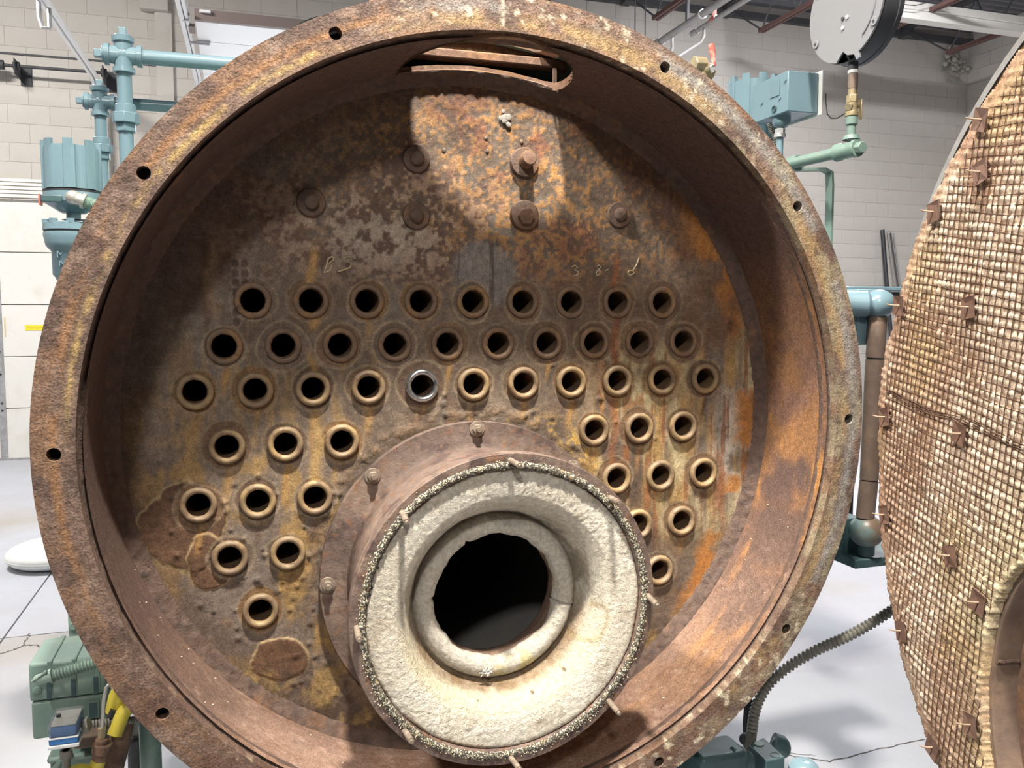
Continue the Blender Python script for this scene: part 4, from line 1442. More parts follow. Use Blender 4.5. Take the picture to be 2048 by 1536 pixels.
def wire(lines_u):
    for k in range(-49, 50):
        off = k * GP
        run = []
        for q_ in np.arange(-.84, .84, GP * 1.5):
            u_, v_ = (off, q_) if lines_u else (q_, off)
            h, z = u_ * ct - v_ * sn, u_ * sn + v_ * ct
            e_ = float(np.interp(math.degrees(math.atan2(z, h)), ED[:, 0], ED[:, 1]))
            ok = math.hypot(h, z) < e_ - .03 and math.hypot(h - HC[0], z - HC[1]) > HRD + .012
            if ok:
                wob = .0022 * math.sin(q_ * 9 + k * .35) + .0015 * math.sin(q_ * 31 + k)
                bulge = float(fbm(np.array([[h, z, 0.]]), (5, 5, 1), 307, 3)[0] - .5) * .012
                run.append(dp(h + (wob if lines_u else 0), z + (0 if lines_u else wob), .0033 + bulge + (.0008 if lines_u else 0)))
            if (not ok) and len(run) > 1:
                mb.tube(run, .00085, 4, caps=False)
            if not ok:
                run = []
        if len(run) > 1:
            mb.tube(run, .00085, 4, caps=False)


wire(True)
wire(False)
o = mb.build('wire_mesh', M['wire'], door, fixn=False, smooth=180)
o['kind'] = 'stuff'

# overlap of two mesh sheets: a dark run of doubled wire across the door
mb = MB()
for off in (0, .004, .009):
    a, b = [], []
    for q_ in np.linspace(-.80, .60, 60):
        z = .118 - .10 * (q_ + .8) + .004 * math.sin(q_ * 23) + off
        if math.hypot(q_, z) < .80 and math.hypot(q_ - HC[0], z - HC[1]) > HRD + .02:
            a.append(dp(q_, z, .0062 + .0012 * math.sin(q_ * 60)))
    mb.tube(a, .0010, 5)
mb.build('mesh_seam', M['wire'], door, fixn=False, smooth=180)

# square anchor clips with bent pins
CL = [(-.467, .648), (-.46, .553), (-.607, .499), (-.73, .314), (-.478, .308), (-.774, .067), (-.49, .069), (-.759, -.151), (-.502, -.171), (-.41, -.232), (-.67, -.384), (-.417, -.468), (-.537, -.575),
      (-.25, .74), (-.24, .50), (0, .785), (0, .53), (.26, .74), (.25, .5)]
for h, z in CL:
    rot = random.uniform(-.35, .35)
    ca, sa = math.cos(rot), math.sin(rot)
    s_ = .0205
    d0 = .011
    q4 = [(-s_, -s_), (s_, -s_), (s_, s_), (-s_, s_)]
    pts = []
    for lay in (0, .0016):
        for a, b in q4:
            pts.append(dp(h + a * ca - b * sa, z + a * sa + b * ca, d0 + lay + (random.uniform(-.003, .003) if lay == 0 else 0)))
    mb = MB()
    ctr = dp(h, z, d0 - .004)
    mb.add(pts[:4] + pts[4:], [(3, 2, 1, 0), (0, 1, 5, 4), (1, 2, 6, 5), (2, 3, 7, 6), (3, 0, 4, 7)])
    mb.add(pts[4:] + [dp(h, z, d0 - .003)], [(0, 1, 4), (1, 2, 4), (2, 3, 4), (3, 0, 4)])
    cp = mb.build('anchor_clip', M['clip'], door, smooth=0)
    MB().tube([dp(h, z, -.01), dp(h, z + .001, d0 + .010), dp(h - .001, z + .002, d0 + .019), dp(h - .002, z + .004, d0 + .026)], [.0018, .0018, .0016, .0014], 8).build('pin', mat('pin_steel', (.50, .37, .26), .5, .3) if 'pin' not in M else M['pin'], cp)
    M.setdefault('pin', bpy.data.materials['pin_steel'])

# steel dish of the door, burner opening sleeve and its ring plate
def dring(prof, n=160, c=(0, 0)):
    rings = []
    for r, d in prof:
        rings.append([dp(c[0] + r * math.cos(2 * PI * i / n), c[1] + r * math.sin(2 * PI * i / n), d) for i in range(n)])
    return MB().loft(rings)


mb = dring([(.854, -.040), (.866, -.038), (.868, -.046), (.868, -.13), (.85, -.145), (.52, -.17)], c=(0, .04))
mb.build('door_shell', M['gray_steel'], door, smooth=40)
dring([(.70, -.062), (.846, -.058), (.848, -.041)], c=(0, .04)).build('edge_packing', M['fiber_edge'], door, smooth=60)
sl = dring([(HRD + .02, -.015), (HRD - .002, -.012), (HRD - .004, -.016), (HRD - .006, -.060)], c=HC)
sl.build('burner_opening', M['rust_smooth'], door, smooth=40)
dring([(HRD - .005, -.058), (HRD - .07, -.060), (HRD - .10, -.062), (HRD - .10, -.09), (.02, -.10)], c=HC).build('opening_plate', M['rust'], door, smooth=40)
for k, an in enumerate((math.radians(170), math.radians(140), math.radians(200))):
    cc = dp(HC[0] + (HRD - .028) * math.cos(an), HC[1] + (HRD - .028) * math.sin(an), -.0585)
    MB().cyl(cc, cc + DN * .0015, .0125, n=20).build('bolt_hole', M['black'], door)
an = math.radians(172.6)
MB().tube([dp(HC[0] + (HRD - .007) * math.cos(an), HC[1] + (HRD - .007) * math.sin(an) + random.uniform(-.002, .002), d_) for d_ in (-.014, -.025, -.04, -.055)], .004, 8).build('seam_weld', M['weld'], door)

# ------------------------------------------------------------------ hinge post
hy = -.14
t = thing('hinge_post', 'brown vertical hinge pipe with teal ball ends between boiler and round door', 'hinge', at(1735, 1060, y=hy))
a, b, c3, d3 = at(1756, 632, y=hy), at(1750, 717, y=hy), at(1738, 960, y=hy), at(1730, 1037, y=hy)
R_ = .0235
for p0, p1, nm in ((a, b, 'pipe'), (b, c3, 'pipe'), (c3, d3, 'pipe')):
    p0, p1 = Vector(p0), Vector(p1)
    dd = (p1 - p0).normalized()
    MB().cyl(p0 + dd * .002, p1 - dd * .002, R_, n=28).build(nm, M['rust_smooth'], t)
    MB().cyl(p1 - dd * .004, p1 + dd * .004, R_ * .93, n=24).build('joint_ring', M['black'], t)
tp = at(1757, 608, y=hy)
MB().ball(tp, .041, 32, (1.08, 1, .92)).build('upper_ball', M['teal'], t, smooth=60)
MB().cyl(tp + Vector((-.03, 0, -.0)), tp + Vector((-.085, .03, 0)), .034, n=24).build('upper_elbow', M['teal'], t, bevel=.006)
bp = at(1733, 1062, y=hy)
MB().ball(bp, .045, 32, (1, 1, .95)).build('lower_ball', mat('worn_teal_ball', (.15, .22, .22), .4, layers=[((.17, .12, .085), 14, .46, .6)]), t, smooth=60)
MB().cyl(bp + Vector((0, 0, -.03)), bp + Vector((0, 0, -.065)), .022, n=20).build('lower_nut', M['teal_dark'], t, bevel=.004)
a, b = at(1684, 573, y=-.02), at(1792, 650, y=-.02)
MB().box2((.83, -.04, a.z - .012), (b.x, .09, a.z)).box2((a.x - .03, .05, b.z - .02), (b.x - .06, .062, a.z)).box2((a.x - .03, -.12, b.z - .05), (a.x + .03, .04, a.z - .01)).build('upper_bracket', M['teal'], t, bevel=.003)
MB().box2((b.x - .05, -.03, a.z - .06), (b.x - .0, .05, a.z - .014)).build('latch_block', M['black'], t, bevel=.004)
a, b = at(1688, 1030, y=-.05), at(1765, 1096, y=-.05)
MB().box2((.83, -.09, b.z), (a.x + .03, .02, a.z)).box2((a.x - .05, -.16, b.z - .012), (b.x + .01, .02, b.z + .012)).build('lower_bracket', M['teal_dark'], t, bevel=.003)
p0, p1 = at(1712, 650, y=.10), at(1726, 1035, y=.10)
MB().box2((p0.x - .02, .10, p1.z), (p0.x + .012, .14, p0.z)).build('back_stile', M['black'], t, bevel=.003)

# ------------------------------------------------------------------ teal pipework, left
def cross_fit(name, label, c, r, horiz_to, down_to, union_z, grp):
    t = thing(name, label, 'pipe', c, grp)
    c = Vector(c)
    X1, Z1 = Vector((1, 0, 0)), Vector((0, 0, 1))
    mb = MB()
    for d_ in (X1, -X1, Z1, -Z1):
        mb.lathe([(r * 1.22, 0), (r * 1.22, r * 1.7), (r * 1.45, r * 1.75), (r * 1.48, r * 2.4), (r * 1.1, r * 2.45)], c, d_, 24)
    mb.ball(c, r * 1.3, 20)
    mb.build('cross_fitting', M['teal'], t, smooth=40)
    for d_ in (-X1, Z1):
        MB().cyl(c + d_ * r * 2.4, c + d_ * r * 2.75, r * 1.15, n=20).box(c + d_ * r * 3.2, (r * 1.1,) * 3).build('plug', M['teal'], t, bevel=r * .12)
    MB().cyl(c + X1 * r * 2, Vector((horiz_to, c.y, c.z)), r, n=24).build('horizontal_pipe', M['teal'], t)
    MB().cyl(c - Z1 * r * 2, Vector((c.x, c.y, down_to)), r, n=24).build('vertical_pipe', M['teal'], t)
    uc = Vector((c.x, c.y, union_z))
    MB().cyl(uc + Z1 * r * 2.1, uc + Z1 * r * .9, r * 1.38, n=20).build('union_collar', M['teal'], t, bevel=.002)
    MB().cyl(uc + Z1 * r * .9, uc - Z1 * r * .55, r * 1.85, n=8).build('union_nut', M['teal'], t, bevel=.002)
    MB().hexa(uc - Z1 * r * .55, uc - Z1 * r * 1.7, r * 1.45).build('union_base', M['teal'], t, bevel=.002)


c_ = at(247, 111, y=.80)
cross_fit('boiler_piping', 'taller and nearer teal pipe cross with square plugs, left of the boiler top', c_, .0208, -.12, 1.70, at(250, 240, y=.80).z, 'teal pipe crosses left of the boiler')
c_ = at(200, 204, y=.90)
cross_fit('boiler_piping', 'lower teal pipe cross behind the finned control, its pipe passing behind the taller one', c_, .0172, -.30, 1.60, at(207, 300, y=.90).z, 'teal pipe crosses left of the boiler')

# low-water control: finned cover on a neck over a bowl
def fluted(c, rx, ry, z0, z1, n=96, ribs=8, amp=.07):
    rings = []
    for z in (z0, z0 + .002, z1 - .01, z1):
        row = []
        for i in range(n):
            a = 2 * PI * i / n
            k = 1 + amp * (1 if math.sin(ribs * a + .6) > .25 else 0)
            if z == z1:
                k *= .97
            row.append(Vector((c[0] + rx * k * math.cos(a), c[1] + ry * k * math.sin(a), z)))
        rings.append(row)
    return rings


CY = .62
t0 = at(142, 300, y=CY)
zt, zs, zb2 = at(142, 290, y=CY).z, at(142, 383, y=CY).z, at(142, 410, y=CY).z
rx = (at(203, 340, y=CY).x - at(79, 340, y=CY).x) / 2 * .97
ctl = thing('water_level_control', 'teal finned level control on a cast bowl, left of the boiler flange', 'control', (t0.x, CY, zb2 - .2))
mb = MB()
mb.loft(fluted((t0.x, CY), rx * .93, rx * .93, zs + .002, zt - .008), cap0=True, cap1=True)
n = 96
for k in range(8):
    a = (2 * PI * k + 1.25) / 8 - .1
    rings = []
    for z in (zs + .002, zt + .006):
        rings.append([Vector((t0.x + rx * (.99 + .045 * rr_) * math.cos(a + da), CY + rx * (.99 + .045 * rr_) * math.sin(a + da), z)) for rr_, da in ((-3, -.16), (0, -.17), (.4, 0), (0, .17), (-3, .16))])
    mb.loft(rings, cap0=True, cap1=True)
mb.build('finned_cover', M['teal'], ctl, smooth=35)
MB().lathe([(rx * .985, zs - .001), (rx * .985, zs - .006), (rx * .97, zs - .007)], (t0.x, CY, 0), (0, 0, 1), 64).build('seam_gap', M['black'], ctl)
MB().lathe([(rx * .98, zs - .004), (rx * .99, zs - .012), (rx * .97, zb2 + .004), (rx * .9, zb2), (.03, zb2 - .022), (.0, zb2 - .022)], (t0.x, CY, 0), (0, 0, 1), 64, ).build('cover_base', M['teal'], ctl, smooth=35)
p0 = at(103, 397, y=CY - rx)
MB().box(p0, (.05, .006, .018)).build('name_recess', M['teal_dark'], ctl, bevel=.002)
p0 = at(81, 400, y=CY - .02)
MB().box(p0, (.004, .03, .028)).build('red_tag', M['red'], ctl)
p0, p1 = at(146, 395, y=CY - rx * .9), at(195, 412, y=CY - rx * .9)
MB().ball(p0, .019, 20).cyl(p0, p0.lerp(p1, .5), .017, n=18).cyl(p0.lerp(p1, .35), p0.lerp(p1, .5), .021, n=18).build('conduit_elbow', M['copper_silver'], ctl, bevel=.002)
fx = MB()
for q_ in range(12):
    pp = p0.lerp(p1, .5 + q_ * .055)
    fx.lathe([(.0135, 0), (.0165, .002), (.0135, .004)], pp, p1 - p0, 14)
fx.build('flexible_conduit', M['conduit_light'], ctl, smooth=60, fixn=False)
fz = at(140, 446, y=CY).z
MB().lathe([(.018, zb2 - .015), (.018, fz + .010), (.03, fz + .008)], (t0.x, CY, 0), (0, 0, 1), 28).build('neck', M['teal'], ctl)
bcx = (at(85, 460, y=CY).x + at(194, 460, y=CY).x) / 2
br_ = (at(194, 460, y=CY).x - at(85, 460, y=CY).x) / 2
z1, z2, z3, z4, z5 = [at(110, q_, y=CY).z for q_ in (462, 468, 480, 497, 570)]
mb = MB().lathe([(.02, fz + .004), (br_ * .8, fz), (br_ * .98, fz - .004), (br_ * 1.0, z1 + .002), (br_ * .97, z1)], (bcx, CY, 0), (0, 0, 1), 48)
for k in range(8):
    a = 2 * PI * k / 8 + .2
    cc = Vector((bcx + br_ * .84 * math.cos(a), CY + br_ * .84 * math.sin(a), fz - .004))
    mb.hexa(cc, cc + Vector((0, 0, .011)), .011)
mb.build('bowl_flange', M['teal'], ctl, smooth=35)
MB().lathe([(br_ * .96, z1), (br_ * .96, z2 + .004)], (bcx, CY, 0), (0, 0, 1), 48).build('flange_gasket', M['black'], ctl)
MB().lathe([(br_ * .97, z2 + .004), (br_ * .99, z2 - .004), (br_ * .95, z3), (br_ * .935, z4 + .016), (br_ * .90, z4 + .006), (br_ * .80, z4 - .002), (br_ * .71, z4 - .008), (br_ * .695, z4 - .07), (br_ * .62, z5 + .022), (br_ * .47, z5), (br_ * .25, z5 - .02), (.002, z5 - .028)], (bcx, CY, 0), (0, 0, 1), 48).build('bowl', M['teal'], ctl, smooth=50)


def raised_text(body, loc, size, rotz, m, parent, name, ext=.001):
    cu = bpy.data.curves.new(name, 'FONT')
    cu.body = body
    cu.size = size
    cu.extrude = ext
    cu.align_x = 'LEFT'
    cu.align_y = 'CENTER'
    to = bpy.data.objects.new(name, cu)
    COL.objects.link(to)
    bpy.context.view_layer.update()
    me = bpy.data.meshes.new_from_object(to.evaluated_get(bpy.context.evaluated_depsgraph_get()))
    bpy.data.objects.remove(to)
    me.materials.clear()
    me.materials.append(m)
    o = bpy.data.objects.new(name, me)
    link(o, parent, loc)
    o.rotation_euler = (PI / 2, 0, rotz)
    return o


p0 = at(112, 509, y=CY - br_ * .70)
raised_text('McD', p0, .026, .25, M['teal'], ctl, 'embossed_lettering', .003)
p0 = at(117, 527, y=CY - br_ * .70)
raised_text('No', p0, .022, .25, M['teal'], ctl, 'embossed_lettering', .003)
a = at(54, 655, y=WY + .030)
raised_text('You Lane', Vector((a.x, WY + .0305, a.z)), .042, 0, mat('label_ink', (.62, .48, .03), .7), door_1, 'sticker_lettering', .0006)

# ------------------------------------------------------------------ gas train, lower left
GY = .2
act = thing('valve_actuator', 'boxy dusty teal valve actuator at lower left of the boiler', 'actuator', at(140, 1482, y=GY))
x0, x1 = at(59, 1400, y=GY).x, at(216, 1400, y=GY).x
zt_, zm_, zb_ = at(60, 1329, y=GY).z, at(60, 1406, y=GY).z, at(70, 1481, y=GY).z
MB().box2((x0, GY, zm_ + .001), (x1, GY + .17, zt_)).build('upper_housing', M['teal_green'], act, bevel=.007)
MB().box2((x0 + .002, GY + .002, zb_), (x1 - .002, GY + .168, zm_ - .001)).build('lower_housing', M['teal_green'], act, bevel=.006)
for xx in (99, 148, 195):
    p0 = at(xx, 1322, y=GY)
    MB().box2((p0.x - .006, GY - .001, zm_ + .008), (p0.x + .006, GY + .17, zt_ + .003)).build('rib', M['teal_green'], act, bevel=.003)
for xx in (98, 147, 192):
    p0 = at(xx, 1372, y=GY)
    MB().box2((p0.x - .005, GY - .003, zm_ + .004), (p0.x + .005, GY - .0005, zm_ + .045)).build('slot', M['teal_dark'], act)
p0 = at(74, 1381, y=GY)
MB().cyl(p0, p0 + Vector((0, -.003, 0)), .010, n=20).cyl(p0 + Vector((0, -.003, 0)), p0 + Vector((0, -.006, 0)), .006, n=16).build('cover_screw', M['teal_green'], act, bevel=.001)
a, b = at(178, 1406, y=GY), at(196, 1432, y=GY)
MB().box2((a.x - .004, GY - .002, b.z - .004), (b.x + .004, GY + .001, a.z + .004)).build('window_frame', M['teal_green'], act, bevel=.001)
MB().box2((a.x, GY - .003, b.z), (b.x, GY - .0015, a.z)).build('sight_window', M['teal_dark'], act)
p0 = at(189, 1442, y=GY)
MB().cyl(p0, p0 + Vector((0, -.002, 0)), .0075, n=18).build('knockout', M['black'], act)
p0, p1 = at(66, 1363, y=GY - .028), at(200, 1322, y=GY - .028)
dd = (p1 - p0).normalized()
MB().ball(p0 + dd * .012, .0125, 16).cyl(p0 + dd * .012, p0.lerp(p1, .28), .0125, n=18).cyl(p0.lerp(p1, .25), p0.lerp(p1, .29), .0165, n=18).build('conduit_fitting', M['conduit_light'], act)
c1 = at(91, 1345, y=GY - .035)
MB().tube([p0 + Vector((0, -.014, .006)), c1 + Vector((0, 0, 0))], .003, 6).ball(c1, .005, 10).build('clamp_screw', M['conduit_light'], act)
fx = MB()
for q_ in range(17):
    pp = p0.lerp(p1, .29 + q_ * .05)
    fx.lathe([(.0105, 0), (.0145, .0025), (.0105, .0055)], pp, dd, 16)
fx.build('flexible_conduit', M['conduit_light'], act, smooth=60, fixn=False)
MB().tube([p0.lerp(p1, .3), p1], .0102, 10).build('conduit_core', M['conduit_light'], act)

o = thing('motor_housing', 'dusty teal box behind the valve actuator, mostly hidden by the boiler', 'box', at(150, 1290, y=.75))
a, b = at(135, 1225, y=.75), at(240, 1300, y=.75)
MB().box2((a.x, .75, b.z), (b.x + .15, .95, a.z)).build('housing', M['teal_green'], o, bevel=.004)
MB().box2((a.x - .001, .748, at(140, 1275, y=.75).z - .002), (b.x + .15, .75, at(140, 1275, y=.75).z + .002)).build('seam', M['teal_dark'], o)
p0 = at(147, 1252, y=.748)
MB().cyl(p0, p0 + Vector((0, -.006, 0)), .012, n=18).build('screw', M['teal_green'], o, bevel=.002)

SY = .02
sw = thing('pressure_switch', 'blue pressure switch under a clear plastic cover at bottom left', 'switch', at(130, 1500, y=SY))
a, b = at(95, 1448, y=SY), at(157, 1500, y=SY)
z_b1, z_b2 = at(95, 1480, y=SY).z, at(95, 1494, y=SY).z
MB().box2((a.x, SY, z_b2), (b.x, SY + .085, z_b1)).build('blue_body', M['blue'], sw, bevel=.003)
MB().box2((a.x + .004, SY + .004, z_b1), (b.x - .004, SY + .08, z_b1 + .024)).build('inner_mechanism', M['blue'], sw, bevel=.002)
zc1 = at(95, 1450, y=SY).z
MB().box2((a.x + .005, SY + .006, z_b1 + .0245), (b.x - .005, SY + .078, z_b1 + .026)).cyl((a.x + .035, SY + .05, z_b1 + .026), (a.x + .035, SY + .05, z_b1 + .0275), .017, n=24).build('inner_plate', M['white'], sw)
MB().box2((a.x - .001, SY - .001, z_b1), (b.x + .001, SY + .086, zc1)).build('clear_cover', M['clear'], sw, bevel=.006)
MB().box2((a.x - .002, SY - .002, z_b2 - .008), (b.x + .002, SY + .087, z_b2)).build('base_rim', M['white_gloss'], sw, bevel=.002)
MB().box2((a.x - .0015, SY - .0015, z_b1 - .002), (b.x + .0015, SY + .0865, z_b1 + .0015)).build('cover_rim', M['white_gloss'], sw, bevel=.001)
p0 = Vector((a.x + .016, SY + .03, zc1 + .002))
MB().cyl(p0, p0 + Vector((0, 0, .006)), .005, n=10).build('cover_screw', M['black'], sw)
p0 = at(132, 1500, y=SY + .04)
MB().cyl(p0, p0 + Vector((0, 0, -.18)), .008, n=14).cyl(p0, p0 + Vector((0, 0, -.016)), .013, n=14).build('stem', M['conduit'], sw)
p0, p1 = at(158, 1454, y=SY + .05), at(172, 1450, y=SY + .05)
MB().cyl(p0, p1, .014, n=14).cyl(p0.lerp(p1, .7), p1 + (p1 - p0) * .4, .018, n=6).build('conduit_fitting', M['conduit'], sw, bevel=.001)
p0, p1 = at(170, 1450, y=SY + .07), at(292, 1437, y=SY + .12)
fx = MB()
ln = (p1 - p0).length
for q_ in range(20):
    fx.lathe([(.0065, 0), (.0098, .003), (.0065, .0066)], p0.lerp(p1, q_ / 20), p1 - p0, 14)
fx.tube([p0, p1], .0066, 10)
fx.build('flexible_conduit', M['conduit'], sw, smooth=60, fixn=False)

gp = thing('gas_piping', 'yellow painted gas pipe with rusty fittings beneath the boiler at lower left', 'pipe', at(200, 1530, y=.1))
MB().tube([at(252, 1368, y=.14), at(238, 1395, y=.14), at(228, 1425, y=.14)], [.024, .024, .02], 18).build('upper_pipe', M['yellow'], gp)
MB().tube([at(262, 1408, y=.12), at(244, 1430, y=.11), at(229, 1470, y=.1)], .0165, 16).build('middle_pipe', M['yellow'], gp)
MB().cyl(at(233, 1420, y=.12), at(227, 1434, y=.12), .014, n=14).build('dark_joint', M['black'], gp)
MB().tube([at(246, 1440, y=.14), at(240, 1480, y=.14), at(226, 1536, y=.14), at(215, 1590, y=.14)], .024, 16).build('shadowed_pipe', M['rust'], gp)
MB().cyl(at(205, 1476, y=.06), at(203, 1490, y=.06), .014, n=14).cyl(at(206, 1486, y=.06), at(203, 1506, y=.06), .021, n=18).cyl(at(203, 1504, y=.06), at(199, 1520, y=.06), .017, n=18).build('rusty_tee', M['rust'], gp, bevel=.003)
MB().tube([at(200, 1512, y=.06), at(190, 1545, y=.06), at(180, 1600, y=.06)], .0155, 16).build('lower_pipe', M['yellow'], gp)
MB().tube([at(203, 1472, y=.06), at(205, 1440, y=.06), at(208, 1400, y=.06), at(213, 1375, y=.065), at(219, 1368, y=.08), at(226, 1376, y=.11)], .0042, 10).build('sensing_tube', M['copper_silver'], gp)
MB().cyl(at(204, 1455, y=.06), at(203, 1478, y=.06), .009, n=6).build('compression_nut', M['brass'], gp, bevel=.001)
p0 = at(158, 1536, y=.05)
MB().ball(p0 + Vector((0, 0, -.012)), .024, 20, (1.2, 1, .8)).build('yellow_cap', M['yellow'], gp)
vb = thing('gas_valve', 'teal cast valve body under the blue switch at the bottom edge', 'valve', at(160, 1600, y=.22))
a, b = at(104, 1506, y=.2), at(212, 1600, y=.2)
MB().box2((a.x, .17, b.z), (b.x, .33, a.z)).box2((a.x - .006, .165, a.z - .012), (b.x + .004, .335, a.z + .004)).build('casting', M['teal_green'], vb, bevel=.008)
p0, p1 = at(128, 1500, y=.155), at(110, 1545, y=.155)
MB().box((at(120, 1520, y=.16)), (.008, .012, .06), Matrix.Rotation(.6, 3, 'Y')).build('gusset', M['teal_green'], vb)
a, b = at(168, 1470, y=.14), at(208, 1488, y=.14)
MB().box2((a.x - .02, .13, b.z), (b.x, .19, a.z)).build('neck_bracket', M['rust_smooth'], vb, bevel=.004)
a, b = at(150, 1462, y=.19), at(212, 1472, y=.19)
MB().box2((a.x, .17, b.z), (b.x, .24, a.z)).build('top_plate', M['teal_green'], vb, bevel=.003)

# teal post and black motor can under the flange at lower left
o = thing('support_post', 'round dusty teal post under the boiler flange at lower left', 'post', at(300, 1500, y=.35).xyz * 1.0)
p0 = at(300, 1470, y=.3)
MB().cyl((p0.x, .3, 0.0), (p0.x, .3, p0.z + .12), .026, n=24).build('post', M['teal_green'], o)
MB().box2((p0.x - .06, .24, 0), (p0.x + .06, .36, .012)).build('foot_plate', M['teal_green'], o)
o = thing('capacitor_can', 'black cylinder with a round grey cap beside the teal post', 'motor', at(275, 1536, y=.4))
p0, p1 = at(275, 1474, y=.42), at(279, 1536, y=.42)
MB().cyl((p0.x, .42, 0.0), (p0.x, .42, p0.z), .026, n=24).build('can', M['black'], o, bevel=.003)
MB().ball(at(272, 1458, y=.42), .022, 18, (1, .5, 1)).build('cap', M['conduit'], o)

# ------------------------------------------------------------------ right side controls
BX = at(1577, 140, y=.30)
zb_ = at(1577, 222, y=.30).z
bxr = at(1621, 146, y=.34).x
pc = thing('pressure_control', 'square teal pressure control box on a conduit, right of the boiler top', 'control', (BX.x + .04, .38, zb_ - .1))
MB().box2((BX.x, .30, zb_), (bxr, .49, BX.z)).build('box', M['teal'], pc, bevel=.0025)
MB().box2((bxr + .002, .285, zb_ - .006), (bxr + .006, .505, BX.z + .006)).build('cover_plate', M['white_gloss'], pc, bevel=.001)
sd = BX.x - .0008
a, b = at(1541, 165, x=sd), at(1559, 190, x=sd)
MB().box2((sd - .0018, a.y, b.z), (sd, b.y, a.z)).build('name_plate', M['teal'], pc, bevel=.0006)
for px, py in ((1571, 160), (1524, 206), (1560, 196)):
    p0 = at(px, py, x=sd)
    MB().cyl(p0, p0 + Vector((-.003, 0, 0)), .005, n=14).build('screw', M['teal'], pc)
p0 = at(1549, 218, x=sd)
MB().lathe([(.0105, 0), (.0105, .004), (.007, .004), (.007, 0)], p0, (-1, 0, 0), 20).cyl(p0, p0 + Vector((-.001, 0, 0)), .007, n=16).build('knockout', M['teal_dark'], pc)
p0 = at(1563, 240, y=.38)
MB().cyl(p0 + Vector((0, 0, .03)), p0 + Vector((0, 0, -.004)), .028, n=24).ball(p0 + Vector((0, 0, -.006)), .028, 20, (1, 1, .75)).build('hub', M['teal'], pc, smooth=40)
q0 = at(1560, 268, y=.38)
MB().hexa(q0 + Vector((0, 0, .016)), q0 + Vector((0, 0, -.002)), .016).cyl(q0, q0 + Vector((0, 0, -.012)), .0185, n=18).build('connector', M['gray_steel'], pc, bevel=.001)
MB().tube([q0, (q0.x, q0.y, 1.60), (q0.x - .03, q0.y, 1.56), (.82, q0.y, 1.55)], .011, 14).build('conduit_pipe', M['teal'], pc)
c0 = [at(1538, 246, y=.42), at(1544, 262, y=.42), at(1552, 285, y=.41), at(1562, 320, y=.40)]
fx = MB().tube(c0, .006, 10)
for q_ in range(16):
    k = q_ / 16 * 3
    i_ = int(k)
    fx.lathe([(.006, 0), (.0085, .0025), (.006, .005)], c0[i_].lerp(c0[i_ + 1], k - i_), c0[i_ + 1] - c0[i_], 12)
fx.build('flexible_conduit', M['conduit'], pc, fixn=False)

FY = .62
f0 = at(1505, 250, y=FY)
frx = .085
zt_ = at(1500, 168, y=FY).z
f2 = thing('finned_control', 'teal finned round cover just left of the square control box', 'control', (f0.x, FY, f0.z))
mb = MB().lathe([(.001, f0.z - .06), (frx * .95, f0.z - .06), (frx * .95, zt_), (.001, zt_)], (f0.x, FY, 0), (0, 0, 1), 64)
for k in range(9):
    a = 2 * PI * k / 9 + .35
    rings = []
    for z in (f0.z - .06, zt_ + .018):
        rings.append([Vector((f0.x + frx * (.98 + .06 * rr_) * math.cos(a + da), FY + frx * (.98 + .06 * rr_) * math.sin(a + da), z)) for rr_, da in ((-3, -.15), (0, -.16), (.6, 0), (0, .16), (-3, .15))])
    mb.loft(rings, cap0=True, cap1=True)
mb.build('finned_cover', M['teal'], f2, smooth=35)
MB().tube([(f0.x, FY, f0.z - .05), (f0.x, FY, 1.72), (f0.x - .03, FY, 1.68), (.80, FY, 1.66)], .02, 16).build('neck', M['teal'], f2)

# ball valve with a red handle
p0 = at(1405, 140, y=.10)
bv_ = thing('ball_valve', 'brass ball valve with a red lever standing up, behind the boiler top right', 'valve', p0 - Vector((0, 0, .1)))
MB().cyl(p0 + Vector((-.028, 0, .012)), p0 + Vector((.005, 0, .012)), .022, n=8).cyl(p0 + Vector((.0, 0, .0)), p0 + Vector((.03, 0, -.012)), .016, n=14).ball(p0 + Vector((.008, 0, .002)), .02, 16).cyl(p0, p0 + Vector((0, 0, -.15)), .014, n=12).build('body', M['brass'], bv_, bevel=.002)
MB().cyl(p0 + Vector((0, 0, -.12)), (p0.x, p0.y, ZC + math.sqrt(RO ** 2 - p0.x ** 2) - .01), .014, n=12).build('riser', M['brass'], bv_)
MB().tube([p0 + Vector((.02, -.02, -.01)), at(1420, 134, y=.08), at(1428, 128, y=.08)], .005, 8).build('lever', M['gray_steel'], bv_)
MB().tube([at(1428, 132, y=.08), at(1425, 105, y=.08), at(1422, 88, y=.08)], [.0055, .0085, .0085], 12).build('handle_grip', M['red'], bv_)

# pressure gauge seen from behind on its siphon pipe
GY_ = .10
gz = at(1703, 280, y=GY_)
gpipe = thing('gauge_piping', 'teal pipe with hex plug and brass cock that carries the big round gauge', 'pipe', gz)
e1 = at(1716, 296, y=GY_ - .05)
ys_ = at(1588, 328, z=e1.z)
e2 = Vector((ys_.x - .02, ys_.y + .08, e1.z))
dd = (e2 - e1).normalized()
MB().cyl(e1 + dd * .02, e2, .0165, n=24).build('horizontal_pipe', M['teal_green'], gpipe)
MB().lathe([(.024, 0), (.025, .012), (.022, .02), (.022, .06), (.025, .066), (.025, .08), (.017, .085)], e1, dd, 24, cap0=True).build('end_tee', M['teal_green'], gpipe, smooth=40)
MB().hexa(e1 + dd * .004, e1 - dd * .018, .017).build('hex_plug', M['teal_green'], gpipe, bevel=.002)
pm = ys_.lerp(e2, .0) + Vector((0, 0, 0))
MB().lathe([(.024, -.02), (.026, 0), (.022, .03)], Vector((ys_.x, ys_.y, e1.z)) , dd, 20, cap0=True, cap1=True).build('elbow_bead', M['teal_green'], gpipe)
tx = e1 + dd * .04


